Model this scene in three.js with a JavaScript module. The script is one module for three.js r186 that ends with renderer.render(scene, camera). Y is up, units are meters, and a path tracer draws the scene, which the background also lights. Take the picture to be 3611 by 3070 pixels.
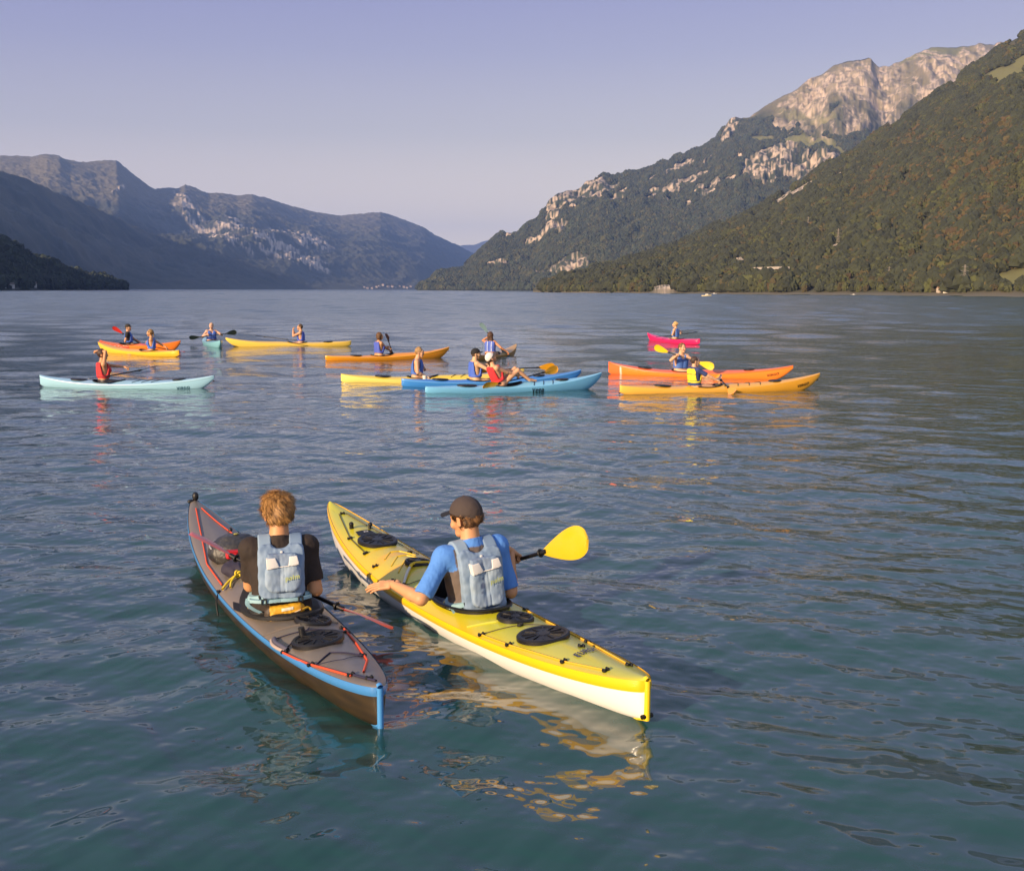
import * as THREE from 'three';
import { mergeGeometries, toCreasedNormals } from 'three/addons/utils/BufferGeometryUtils.js';
import { ImprovedNoise } from 'three/addons/math/ImprovedNoise.js';
import { FontLoader } from 'three/addons/loaders/FontLoader.js';
import { RoundedBoxGeometry } from 'three/addons/geometries/RoundedBoxGeometry.js';

// ---------------------------------------------------------------- camera, sky, sun, exposure
const scene = new THREE.Scene();
const RAD = Math.PI / 180;
const camera = new THREE.PerspectiveCamera(44.6, 1024 / 870, 0.1, 60000);
camera.position.set(0, 2.45, 0);
camera.rotation.order = 'YXZ';
camera.rotation.set(-7.81 * RAD, 0, 0.2 * RAD);
camera.updateMatrixWorld(true);

const SUN = new THREE.Vector3(-0.70, 0, 0.714).multiplyScalar(Math.cos(17 * RAD)); SUN.y = Math.sin(17 * RAD);
SUN.normalize();
const sun = new THREE.DirectionalLight(new THREE.Color(1.0, 0.74, 0.48), 4.5);
sun.position.copy(SUN).multiplyScalar(60).add(new THREE.Vector3(0, 0, -20));
sun.target.position.set(0, 0, -20);
sun.castShadow = true;
sun.shadow.mapSize.set(4096, 4096);
Object.assign(sun.shadow.camera, { left: -40, right: 40, top: 40, bottom: -40, near: 1, far: 200 });
scene.add(sun, sun.target);

{ // a clear evening sky: lavender over the peaks, made bluer and brighter above the view for lake reflections, pale and faintly warm at the horizon, brighter round the sun
  const W = 1024, H = 512, data = new Float32Array(W * H * 4);
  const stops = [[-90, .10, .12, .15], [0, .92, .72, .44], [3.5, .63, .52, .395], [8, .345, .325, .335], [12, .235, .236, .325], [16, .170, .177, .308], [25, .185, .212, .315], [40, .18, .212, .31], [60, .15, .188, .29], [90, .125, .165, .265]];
  for (let j = 0; j < H; j++) {
    const el = ((j + 0.5) / H - 0.5) * 180;
    let k = 0; while (k < stops.length - 2 && el > stops[k + 1][0]) k++;
    const a = stops[k], b = stops[k + 1], f = Math.min(1, Math.max(0, (el - a[0]) / (b[0] - a[0])));
    for (let i = 0; i < W; i++) {
      const r = ((i + 0.5) / W - 0.5) * 2 * Math.PI, c = Math.cos(el * RAD);
      const x = Math.cos(r) * c, y = Math.sin(el * RAD), z = Math.sin(r) * c;
      const cs = x * SUN.x + y * SUN.y + z * SUN.z, glow = el > 0 ? 0.4 * Math.exp((cs - 1) * 7) : 0;
      const az = 1 + 0.30 * (x * 0.9 + Math.max(0, -z) * 0.1);   // the sky is a little paler to the right
      const o = (j * W + i) * 4;
      data[o] = (a[1] + (b[1] - a[1]) * f) * az + glow * 0.9;
      data[o + 1] = (a[2] + (b[2] - a[2]) * f) * az + glow * 0.72;
      data[o + 2] = (a[3] + (b[3] - a[3]) * f) * (1 + (az - 1) * 0.5) + glow * 0.45;
      data[o + 3] = 1;
    }
  }
  const t = new THREE.DataTexture(data, W, H, THREE.RGBAFormat, THREE.FloatType);
  t.mapping = THREE.EquirectangularReflectionMapping; t.magFilter = THREE.LinearFilter; t.needsUpdate = true;
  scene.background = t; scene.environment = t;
}
scene.fog = new THREE.FogExp2(new THREE.Color(0.25, 0.43, 1.0), 7.0e-5);

const renderer = new THREE.WebGLRenderer({ antialias: true });
renderer.toneMapping = THREE.LinearToneMapping;
renderer.toneMappingExposure = 1.95;
renderer.shadowMap.enabled = true;
// ---------------------------------------------------------------- helpers
const V = (x, y, z) => new THREE.Vector3(x, y, z);
const font = await new FontLoader().loadAsync('fonts/droid/droid_sans_bold.typeface.json');
let seed = 12345;
const rnd = () => { seed = (seed + 0x6d2b79f5) | 0; let t = Math.imul(seed ^ (seed >>> 15), 1 | seed); t = (t + Math.imul(t ^ (t >>> 7), 61 | t)) ^ t; return ((t ^ (t >>> 14)) >>> 0) / 4294967296; };
const rr = (a, b) => a + (b - a) * rnd();
const clamp = (x, a = 0, b = 1) => Math.min(b, Math.max(a, x)), mix = (a, b, f) => a + (b - a) * f;
const smooth = (a, b, x) => { const t = clamp((x - a) / (b - a)); return t * t * (3 - 2 * t); };
const PN = new ImprovedNoise();
const noise = (x, y, z = 0.37) => PN.noise(x + 100.13, y + 57.7, z + 31.1);
const fbm = (x, y, o = 4, z = 0.37) => { let s = 0, a = 0.5; for (let i = 0; i < o; i++) { s += a * noise(x, y, z + i * 7.1); x *= 2.03; y *= 2.03; a *= 0.5; } return s; };
const ridged = (x, y, o = 4, z = 0.37) => { let s = 0, a = 0.5; for (let i = 0; i < o; i++) { s += a * (1 - 2 * Math.abs(noise(x, y, z + i * 5.3))); x *= 2.07; y *= 2.07; a *= 0.5; } return s; };
const col = (c) => (Array.isArray(c) ? new THREE.Color().setRGB(...c) : new THREE.Color(c));
const mats = new Map();
function M(c, rough = 0.6, o = {}) {
  const key = JSON.stringify([c, rough, o]);
  if (!mats.has(key)) mats.set(key, new THREE.MeshPhysicalMaterial({ color: col(c), roughness: rough, side: THREE.DoubleSide, ...o }));
  return mats.get(key);
}
const MV = (rough = 0.6, o = {}) => M([1, 1, 1], rough, { vertexColors: true, ...o });
const names = new Map();
function numbered(n) { const k = names.get(n) ?? 0; names.set(n, k + 1); return k ? n + '_' + String(k).padStart(3, '0') : n; }
function tag(o, label, category, group, kind) { o.userData.label = label; if (category) o.userData.category = category; if (group) o.userData.group = group; if (kind) o.userData.kind = kind; return o; }
function thing(name, label, category, pos = [0, 0, 0], turn = 0, group) {
  const g = new THREE.Group(); g.name = numbered(name); g.position.set(...pos); g.rotation.y = turn; scene.add(g);
  return tag(g, label, category, group);
}
function part(name, geo, mat, parent, label) {
  if (Array.isArray(geo)) geo = merge(geo);
  const m = new THREE.Mesh(geo, mat); m.name = parent === scene ? numbered(name) : name; m.castShadow = m.receiveShadow = true; parent.add(m);
  if (label) m.userData.label = label;
  return m;
}
function struct(name, geo, mat, label) { const m = part(name, geo, mat, scene); m.userData.kind = 'structure'; if (label) m.userData.label = label; return m; }
function merge(list) {
  const keep = list.filter(Boolean).map((g) => { const h = g.index ? g.toNonIndexed() : g; for (const k of Object.keys(h.attributes)) if (!['position', 'normal', 'color'].includes(k)) h.deleteAttribute(k); return h; });
  const c = keep.some((g) => g.attributes.color);
  if (c) for (const g of keep) if (!g.attributes.color) g.setAttribute('color', new THREE.BufferAttribute(new Float32Array(g.attributes.position.count * 3).fill(1), 3));
  return mergeGeometries(keep);
}
function tint(g, c) { const k = col(c), a = new Float32Array(g.attributes.position.count * 3); for (let i = 0; i < a.length; i += 3) { a[i] = k.r; a[i + 1] = k.g; a[i + 2] = k.b; } g.setAttribute('color', new THREE.BufferAttribute(a, 3)); return g; }
function paint(g, f) { const p = g.attributes.position, a = new Float32Array(p.count * 3), v = V(); for (let i = 0; i < p.count; i++) { v.fromBufferAttribute(p, i); const c = f(v, i); a[i * 3] = c[0]; a[i * 3 + 1] = c[1]; a[i * 3 + 2] = c[2]; } g.setAttribute('color', new THREE.BufferAttribute(a, 3)); return g; }
const box = (w, h, d, x = 0, y = 0, z = 0) => new THREE.BoxGeometry(w, h, d).translate(x, y, z);
const rbox = (w, h, d, r, x = 0, y = 0, z = 0) => new RoundedBoxGeometry(w, h, d, 2, r).translate(x, y, z);
function tube(pts, r, seg = 0, rad = 6, closed = false) {
  const c = new THREE.CatmullRomCurve3(pts.map((p) => (p.isVector3 ? p : V(...p))), closed, 'centripetal');
  return new THREE.TubeGeometry(c, seg || Math.max(4, pts.length * 4), r, rad, closed);
}
function bar(a, b, ra, rb = ra, n = 8) { // a straight tapered rod
  const d = b.clone().sub(a), g = new THREE.CylinderGeometry(rb, ra, d.length(), n, 1);
  g.applyQuaternion(new THREE.Quaternion().setFromUnitVectors(V(0, 1, 0), d.clone().normalize()));
  return g.translate(...a.clone().add(b).multiplyScalar(0.5).toArray());
}
function gridGeo(nu, nv, f, opt = {}) { // f(i/nu, j/nv) -> [x,y,z], opt.color -> [r,g,b], opt.skip(i,j)
  const pos = new Float32Array((nu + 1) * (nv + 1) * 3), cl = opt.color ? new Float32Array(pos.length) : null, idx = [];
  for (let j = 0, o = 0; j <= nv; j++) for (let i = 0; i <= nu; i++, o += 3) {
    const p = f(i / nu, j / nv, i, j); pos[o] = p[0]; pos[o + 1] = p[1]; pos[o + 2] = p[2];
    if (cl) { const c = opt.color(i / nu, j / nv, p, i, j); cl[o] = c[0]; cl[o + 1] = c[1]; cl[o + 2] = c[2]; }
  }
  for (let j = 0; j < nv; j++) for (let i = 0; i < nu; i++) {
    if (opt.skip && opt.skip(i, j)) continue;
    const a = j * (nu + 1) + i, b = a + 1, c = a + nu + 1, d = c + 1;
    if (opt.flip) idx.push(a, b, c, b, d, c); else idx.push(a, c, b, b, c, d);
  }
  const g = new THREE.BufferGeometry();
  g.setAttribute('position', new THREE.BufferAttribute(pos, 3));
  if (cl) g.setAttribute('color', new THREE.BufferAttribute(cl, 3));
  g.setIndex(idx.length > 0 ? new THREE.BufferAttribute(new Uint32Array(idx), 1) : []);
  g.computeVertexNormals();
  return g;
}
// ---- signed distances and a surface-nets mesher
const smin = (a, b, k) => { const h = Math.max(k - Math.abs(a - b), 0) / k; return Math.min(a, b) - h * h * k * 0.25; };
const smax = (a, b, k) => -smin(-a, -b, k);
function cap(p, a, b, ra, rb) {
  const bx = b.x - a.x, by = b.y - a.y, bz = b.z - a.z, px = p.x - a.x, py = p.y - a.y, pz = p.z - a.z;
  const h = clamp((px * bx + py * by + pz * bz) / (bx * bx + by * by + bz * bz + 1e-12));
  return Math.hypot(px - bx * h, py - by * h, pz - bz * h) - (ra + (rb - ra) * h);
}
function ell(p, cx, cy, cz, rx, ry, rz) {
  const x = p.x - cx, y = p.y - cy, z = p.z - cz, k0 = Math.hypot(x / rx, y / ry, z / rz), k1 = Math.hypot(x / (rx * rx), y / (ry * ry), z / (rz * rz));
  return k1 < 1e-9 ? -Math.min(rx, ry, rz) : (k0 * (k0 - 1)) / k1;
}
function rboxD(p, cx, cy, cz, hx, hy, hz, r) {
  const x = Math.abs(p.x - cx) - hx + r, y = Math.abs(p.y - cy) - hy + r, z = Math.abs(p.z - cz) - hz + r;
  return Math.hypot(Math.max(x, 0), Math.max(y, 0), Math.max(z, 0)) + Math.min(Math.max(x, y, z), 0) - r;
}
function meshSDF(f, lo, hi, cell, colorAt) {
  const n = [0, 1, 2].map((i) => Math.ceil((hi[i] - lo[i]) / cell) + 1), [nx, ny, nz] = n, val = new Float32Array(nx * ny * nz), p = V(), B = 6;
  const at = (i, j, k) => (k * ny + j) * nx + i;
  for (let K = 0; K < nz; K += B) for (let J = 0; J < ny; J += B) for (let I = 0; I < nx; I += B) {
    p.set(lo[0] + (I + B / 2) * cell, lo[1] + (J + B / 2) * cell, lo[2] + (K + B / 2) * cell);
    const d = f(p), far = Math.abs(d) > B * cell * 0.87 * 1.7;
    for (let k = K; k < Math.min(nz, K + B); k++) for (let j = J; j < Math.min(ny, J + B); j++) for (let i = I; i < Math.min(nx, I + B); i++) {
      if (far) val[at(i, j, k)] = d; else { p.set(lo[0] + i * cell, lo[1] + j * cell, lo[2] + k * cell); val[at(i, j, k)] = f(p); }
    }
  }
  const id = new Int32Array(nx * ny * nz).fill(-1), pos = [], idx = [];
  const E = [[0, 1], [2, 3], [4, 5], [6, 7], [0, 2], [1, 3], [4, 6], [5, 7], [0, 4], [1, 5], [2, 6], [3, 7]];
  const c = new Float32Array(8);
  for (let k = 0; k < nz - 1; k++) for (let j = 0; j < ny - 1; j++) for (let i = 0; i < nx - 1; i++) {
    let m = 0;
    for (let q = 0; q < 8; q++) { c[q] = val[at(i + (q & 1), j + ((q >> 1) & 1), k + (q >> 2))]; if (c[q] < 0) m |= 1 << q; }
    if (m === 0 || m === 255) continue;
    let x = 0, y = 0, z = 0, w = 0;
    for (const [a, b] of E) if ((c[a] < 0) !== (c[b] < 0)) {
      const t = c[a] / (c[a] - c[b]); x += mix(a & 1, b & 1, t); y += mix((a >> 1) & 1, (b >> 1) & 1, t); z += mix(a >> 2, b >> 2, t); w++;
    }
    id[at(i, j, k)] = pos.length / 3;
    pos.push(lo[0] + (i + x / w) * cell, lo[1] + (j + y / w) * cell, lo[2] + (k + z / w) * cell);
  }
  const quad = (a, b, c2, d, s) => { if (a < 0 || b < 0 || c2 < 0 || d < 0) return; if (s) idx.push(a, b, c2, a, c2, d); else idx.push(a, c2, b, a, d, c2); };
  for (let k = 1; k < nz - 1; k++) for (let j = 1; j < ny - 1; j++) for (let i = 1; i < nx - 1; i++) {
    const v = val[at(i, j, k)] < 0;
    if (v !== (val[at(i + 1, j, k)] < 0)) quad(id[at(i, j - 1, k - 1)], id[at(i, j, k - 1)], id[at(i, j, k)], id[at(i, j - 1, k)], v);
    if (v !== (val[at(i, j + 1, k)] < 0)) quad(id[at(i - 1, j, k - 1)], id[at(i - 1, j, k)], id[at(i, j, k)], id[at(i, j, k - 1)], v);
    if (v !== (val[at(i, j, k + 1)] < 0)) quad(id[at(i - 1, j - 1, k)], id[at(i, j - 1, k)], id[at(i, j, k)], id[at(i - 1, j, k)], v);
  }
  const N = pos.length / 3, nor = new Float32Array(pos.length), e = cell * 0.4, cl = colorAt ? new Float32Array(pos.length) : null;
  for (let i = 0; i < N; i++) {
    const x = pos[i * 3], y = pos[i * 3 + 1], z = pos[i * 3 + 2];
    const gx = f(p.set(x + e, y, z)) - f(p.set(x - e, y, z)), gy = f(p.set(x, y + e, z)) - f(p.set(x, y - e, z)), gz = f(p.set(x, y, z + e)) - f(p.set(x, y, z - e)), l = Math.hypot(gx, gy, gz) || 1;
    nor[i * 3] = gx / l; nor[i * 3 + 1] = gy / l; nor[i * 3 + 2] = gz / l;
    if (cl) { const c3 = colorAt(p.set(x, y, z)); cl[i * 3] = c3[0]; cl[i * 3 + 1] = c3[1]; cl[i * 3 + 2] = c3[2]; }
  }
  const g = new THREE.BufferGeometry();
  g.setAttribute('position', new THREE.BufferAttribute(new Float32Array(pos), 3));
  g.setAttribute('normal', new THREE.BufferAttribute(nor, 3));
  if (cl) g.setAttribute('color', new THREE.BufferAttribute(cl, 3));
  g.setIndex(new THREE.BufferAttribute(new Uint32Array(idx), 1));
  return g;
}
// flat lettering laid on a surface: map(x, y) -> {p, n}; x to the right and y up in the lettering's own metres
function lettering(text, size, map, lift = 0.003) {
  const g = new THREE.ShapeGeometry(font.generateShapes(text, size), 4), p = g.attributes.position, nn = new Float32Array(p.count * 3);
  g.computeBoundingBox(); const cx = (g.boundingBox.min.x + g.boundingBox.max.x) / 2, cy = (g.boundingBox.min.y + g.boundingBox.max.y) / 2;
  for (let i = 0; i < p.count; i++) { const q = map(p.getX(i) - cx, p.getY(i) - cy); p.setXYZ(i, q.p.x + q.n.x * lift, q.p.y + q.n.y * lift, q.p.z + q.n.z * lift); q.n.toArray(nn, i * 3); }
  g.setAttribute('normal', new THREE.BufferAttribute(nn, 3));
  return g;
}
// ---------------------------------------------------------------- the mountains round the lake
// Tables hold [bearing from the landing stage in degrees, distance in metres, height of the crest in metres].
const lut = (t, x, k) => { if (x <= t[0][0]) return t[0][k]; for (let i = 1; i < t.length; i++) if (x <= t[i][0]) { const f = (x - t[i - 1][0]) / (t[i][0] - t[i - 1][0]); return mix(t[i - 1][k], t[i][k], f); } return t[t.length - 1][k]; };
const CREST_LFAR = [[-29.35,7500,745.0],[-25.22,7300,795.0],[-23.94,7300,798.0],[-23.17,7200,807.0],[-22.62,7200,802.0],[-22.19,7200,778.0],[-21.63,7200,769.0],[-21.07,7300,786.0],[-20.5,7300,795.0],[-20.04,7300,801.0],[-19.6,7300,758.0],[-19.15,7300,705.0],[-18.59,7300,652.0],[-18.24,7300,632.0],[-17.65,7500,658.0],[-17.13,7500,660.0],[-16.81,7600,690.0],[-16.34,7700,684.0],[-15.74,7700,647.0],[-15.02,7800,658.0],[-14.29,7900,652.0],[-13.55,8000,673.0],[-12.81,8200,667.0],[-11.82,8400,635.0],[-10.32,8700,605.0],[-9.05,8900,590.0],[-8.29,9000,614.0],[-7.0,9200,647.0],[-6.23,9400,629.0],[-4.68,9600,542.0],[-4.16,9700,487.0],[-2.86,9900,400.0],[-1.81,10200,312.0],[-0.76,10500,203.0],[0.57,11000,3.0]];
const CREST_LSPUR = [[-30.21,3600,465.0],[-27.29,3900,442.0],[-25.26,4200,406.0],[-24.21,4300,394.0],[-22.8,4500,361.0],[-21.61,4700,342.0],[-20.23,4900,302.0],[-18.68,5100,253.0],[-16.81,5300,186.0],[-15.14,5500,111.0],[-13.43,5700,41.0],[-12.18,5800,-4.0]];
const CREST_LNEAR = [[-31.33,1300,114.0],[-27.89,1400,82.0],[-25.46,1500,56.0],[-24.83,1520,47.0],[-24.21,1550,32.0],[-23.57,1600,26.0],[-22.91,1650,22.0],[-22.02,1700,15.0],[-21.11,1750,10.0],[-20.32,1800,3.0],[-19.74,1850,-2.0]];
const CREST_FAR = [[-4.69,15000,454.0],[-3.64,15000,557.0],[-2.86,15000,605.0],[-2.07,15000,620.0],[-1.28,15000,688.0],[-0.76,15000,675.0],[0.55,15000,731.0],[2.91,15000,664.0],[5.53,15000,597.0]];
const CREST_RBACK = [[-4.97,3300,-3.0],[-4.39,3300,20.0],[-4.04,3300,48.0],[-3.52,3320,55.0],[-2.86,3350,55.0],[-2.54,3380,63.0],[-2.2,3420,91.0],[-1.68,3450,126.0],[-1.28,3480,152.0],[-0.76,3500,171.0],[0.24,3520,181.0],[0.6,3540,200.0],[1.2,3560,223.0],[1.46,3580,244.0],[1.85,3620,289.0],[2.32,3640,310.0],[3.02,3680,334.0],[3.66,3720,350.0],[4.18,3760,373.0],[4.74,3800,396.0],[5.34,3840,394.0],[5.98,3880,412.0],[6.75,3920,426.0],[8.02,3980,459.0],[9.27,4040,497.0],[10.51,4100,552.0],[10.8,4110,592.0],[11.11,4120,614.0],[11.73,4140,628.0],[12.22,4160,639.0],[13.18,4250,702.0],[14.13,4320,747.0],[15.31,4420,807.0],[16.23,4480,874.0],[16.7,4500,885.0],[17.51,4520,898.0],[17.98,4530,892.0],[18.34,4550,868.0],[18.81,4600,876.0],[19.48,4650,908.0],[20.14,4700,945.0],[20.58,4750,967.0],[21.02,4800,983.0],[21.91,4850,985.0],[22.78,4900,995.0],[23.85,5000,1017.0],[24.91,5000,1019.0],[29.32,5000,1026.0]];
const CREST_RFRONT = [[1.1,1750,-1.0],[2.67,1800,10.0],[3.72,1850,26.0],[4.76,1900,37.0],[5.8,1950,48.0],[6.84,2000,60.0],[8.12,2040,76.0],[9.39,2080,94.0],[10.65,2120,116.0],[11.89,2150,139.0],[13.11,2180,166.0],[14.32,2200,196.0],[15.26,2220,221.0],[16.44,2250,252.0],[17.82,2280,286.0],[18.95,2300,321.0],[20.05,2320,357.0],[21.14,2320,388.0],[22.2,2320,418.0],[23.25,2320,449.0],[24.07,2300,466.0],[24.79,2300,481.0],[27.27,2300,526.0],[31.04,2300,566.0],[36.2,2300,581.0]];
for (const r of CREST_RFRONT) { r[1] *= 0.75; r[2] *= 0.75; }
CREST_LFAR.unshift([-60, 7000, 900], [-40, 7300, 850]); CREST_LSPUR.unshift([-60, 2600, 520]); CREST_LNEAR.unshift([-60, 900, 210], [-42, 1100, 160]);
CREST_RBACK.push([45, 5000, 900], [60, 5000, 700]); CREST_RFRONT.push([60, 1600, 430]);
const SHORE = {
  RBACK: [[-5, 2900], [1, 2600], [5, 2300], [60, 2300]], RFRONT: [[1, 1250], [3, 1000], [7, 820], [12, 700], [19, 610], [26, 550], [40, 480], [60, 420]],
  LFAR: [[-60, 2400], [-30, 3000], [-15, 4200], [-5, 6000], [1, 9000]], LSPUR: [[-60, 1500], [-30, 2100], [-12, 5400]], LNEAR: [[-60, 500], [-31, 950], [-25, 1300], [-20, 1750]], FAR: [[-6, 12500], [7, 12500]],
};
const patchAt = (list, az, v, nz) => { let m = 0; for (const [a, b, ra, rb, s] of list) { const u = (az - a) / ra; if (u > 2 || u < -2) continue; const w = (v - b - s * (az - a)) / rb; m = Math.max(m, smooth(1.5, 0.35, u * u + w * w + nz)); } return m; };
// pale cliffs, meadows and autumn woods: [bearing, share of the way from shore to crest, half width in degrees, half height as a share, slant]
const CLIFF_BACK = [[3.41,0.946,1.81,0.1,-0.0255],[4.83,0.851,0.78,0.072,0.0596],[2.37,0.873,0.66,0.15,0.0885],[1.86,0.631,1.18,0.091,-0.05],[8.91,0.913,0.71,0.048,0.014],[7.54,0.727,0.56,0.045,0.0373],[9.19,0.741,0.4,0.034,-0.01],[10.71,0.567,0.88,0.04,-0.02],[8.43,0.738,0.51,0.044,0.01],[11.25,0.947,0.54,0.077,0.1128],[10.59,0.588,0.35,0.049,-0.0408],[13.29,0.563,1.47,0.1,-0.0082],[15.25,0.481,1.21,0.057,-0.0271],[12.31,0.6,0.5,0.061,0.0061],[14.23,0.647,0.25,0.028,-0.0429],[16.45,0.446,0.72,0.034,0.0213],[3.11,0.205,1.18,0.07,0.017],[1.62,0.191,0.79,0.028,-0.0462],[-1.02,0.425,0.79,0.056,-0.0547],[-0.23,0.959,0.26,0.069,0.0788]];
{ let s = 77; const r = () => { s = (s * 16807) % 2147483647; return s / 2147483647; }; for (let i = 0; i < 34; i++) { const a = 1.5 + 14.5 * r(), c = 0.92 - 0.035 * (a - 1.5) * r() - 0.25 * r() * r(); CLIFF_BACK.push([a, Math.max(0.4, c), 0.12 + 0.3 * r(), 0.012 + 0.025 * r(), 0.04 * (r() - 0.4)]); } }
const PEAK_BACK = [[17.44,0.87,2.54,0.134,0.0319],[20.68,0.77,2.65,0.159,0.0136],[15.34,0.913,1.42,0.091,-0.0239],[23.03,0.918,1.51,0.098,0.0349],[18.69,0.7,2.51,0.106,-0.0532],[17.06,0.665,1.4,0.09,0.0217],[14.65,0.847,1.2,0.096,-0.0128],[15.65,0.682,1.07,0.071,-0.0681],[21.19,0.639,1.33,0.093,0.0386]];
const MEADOW_BACK = [[13.24,0.747,1.1,0.032,-0.0714],[15.2,0.616,1.44,0.032,-0.0688],[16.66,0.501,0.83,0.018,-0.0437],[20.81,0.978,1.55,0.032,0],[19.7,0.996,1.35,0.019,-0.025],[15.15,0.773,1.43,0.041,-0.0938]];
const CLIFF_FRONT = [[16.76,0.143,0.53,0.031,0.0149],[16.66,0.098,0.24,0.02,0.0],[14.71,0.141,0.73,0.02,-0.0102],[11.97,0.202,0.75,0.03,-0.036],[8.11,0.03,0.8,0.035,0.0],[10.45,0.224,0.31,0.04,-0.0412],[6.86,0.374,0.26,0.107,-0.0843],[12.64,0.793,0.25,0.081,-0.178],[14.81,0.824,1.09,0.08,-0.0042],[16.71,0.722,0.48,0.04,-0.0362],[13.96,0.922,0.62,0.08,0.05]];
const MEADOW_FRONT = [[24.05,0.737,1.06,0.05,-0.0548],[24.87,0.755,0.63,0.04,-0.0171],[15.69,0.322,0.58,0.025,-0.025],[24.76,0.022,0.97,0.012,0],[25.6,0.03,0.85,0.012,0]];
const RUST_FRONT = [[22.43,0.366,2.61,0.134,-0.0091],[23.52,0.113,2.8,0.067,-0.0068],[18.86,0.408,1.39,0.129,-0.0174],[20.14,0.61,0.91,0.101,-0.0378]];
const CLIFF_LEFT = [[-16.96,0.805,0.43,0.084,-0.2109],[-16.27,0.637,0.97,0.077,-0.117],[-15.09,0.44,1.35,0.06,-0.1],[-14.59,0.527,1.0,0.04,-0.0857],[-12.88,0.37,1.25,0.07,-0.051],[-14.34,0.561,0.49,0.111,-0.1896],[-11.37,0.52,1.53,0.06,-0.0275],[-10.62,0.444,1.02,0.08,-0.0353],[-11.39,0.26,1.27,0.06,-0.038],[-10.38,0.225,0.76,0.05,-0.046],[-19.98,0.737,0.32,0.02,0.2064],[-12.39,0.336,1.26,0.05,-0.024]];
const ROCK = [0.56, 0.46, 0.36], WOOD = [0.034, 0.045, 0.022], GRASS = [0.15, 0.145, 0.05], ALP = [0.17, 0.145, 0.075];
const mix3 = (a, b, f) => [mix(a[0], b[0], f), mix(a[1], b[1], f), mix(a[2], b[2], f)];

function surface(key, o) { // returns (bearing, share) -> [x, y, z, distance]
  const crest = { RBACK: CREST_RBACK, RFRONT: CREST_RFRONT, LFAR: CREST_LFAR, LSPUR: CREST_LSPUR, LNEAR: CREST_LNEAR, FAR: CREST_FAR }[key];
  return (az, v) => {
    const S = lut(SHORE[key], az, 1), R = lut(crest, az, 1), H = lut(crest, az, 2), w = Math.min(v, 1);
    let d = S + (R - S) * v, h = H * Math.pow(Math.max(w, 0), o.pow) + 1.2;
    const X = d * Math.sin(az * RAD), Z = d * Math.cos(az * RAD), q = az * RAD * 0.5 * (S + R), env = 4 * w * (1 - w), fine = smooth(0, 0.06, w);
    const wob = 60 * noise(X / 300, Z / 300, 2.2);
    h += H * o.spur * env * (ridged((q + wob) / o.scale, v * o.along, 4, o.seed) - 0.45) + o.rough * fine * (ridged(X / 90, Z / 90, 4, o.seed + 3) - 0.4) * (0.4 + 0.6 * env);
    const m = o.cliff ? patchAt(o.cliff, az, v, 0.55 * noise(az * 3, v * 14, 4.4)) : 0;
    if (m > 0.01) { const c = ridged(q / 26, v * 7, 3, 9.1) * 0.6 + (o.rib ?? 0) * (ridged((q + h * 0.5) / 150, v * 3, 3, 5.5) - 0.4); d -= m * o.crag * c; h += m * o.crag * (0.45 * noise(q / 40, v * 30, 8) + 0.1); }
    if (v > 1) h -= (v - 1) * 2.2 * H;
    if (v < 0) h = v * 60;
    return [d * Math.sin(az * RAD), h, -d * Math.cos(az * RAD), d, m];
  };
}
function range(name, key, o, az0, az1, nu, nv, color, label) {
  const f = surface(key, o), back = 8;
  const vs = []; vs.push(-0.02); for (let j = 0; j <= nv; j++) vs.push(j / nv); for (let j = 1; j <= back; j++) vs.push(1 + j * 0.05);
  const a = []; const fine = Math.round(nu * 0.9), lo = Math.max(az0, -28), hi = Math.min(az1, 28); if (az0 < lo) for (let i = 0; i < nu - fine; i++) a.push(az0 + (lo - az0) * i / (nu - fine)); for (let i = 0; i <= fine; i++) a.push(lo + (hi - lo) * i / fine); if (az1 > hi) for (let i = 1; i <= nu - fine; i++) a.push(hi + (az1 - hi) * i / (nu - fine));
  const g = gridGeo(a.length - 1, vs.length - 1, (u, w, i, j) => f(a[i], vs[j]), { color: (u, w, p, i, j) => color(a[i], clamp(vs[j]), p) });
  return struct(name, g, MV(0.95), label);
}
const O = {
  RBACK: { pow: 1.15, spur: 0.10, scale: 420, along: 1.2, rough: 26, seed: 1.3, cliff: CLIFF_BACK.concat(PEAK_BACK), crag: 34, rib: 2.2 },
  RFRONT: { pow: 1.05, spur: 0.05, scale: 300, along: 1.4, rough: 9, seed: 4.1, cliff: CLIFF_FRONT, crag: 12 },
  LFAR: { pow: 1.15, spur: 0.22, scale: 900, along: 1.6, rough: 34, seed: 7.7, cliff: CLIFF_LEFT, crag: 40 },
  LSPUR: { pow: 1.1, spur: 0.22, scale: 520, along: 1.5, rough: 34, seed: 2.2 }, LNEAR: { pow: 1.0, spur: 0.08, scale: 220, along: 1.5, rough: 5, seed: 3.1 }, FAR: { pow: 1, spur: 0.15, scale: 1500, along: 1, rough: 40, seed: 6 },
};
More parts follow.
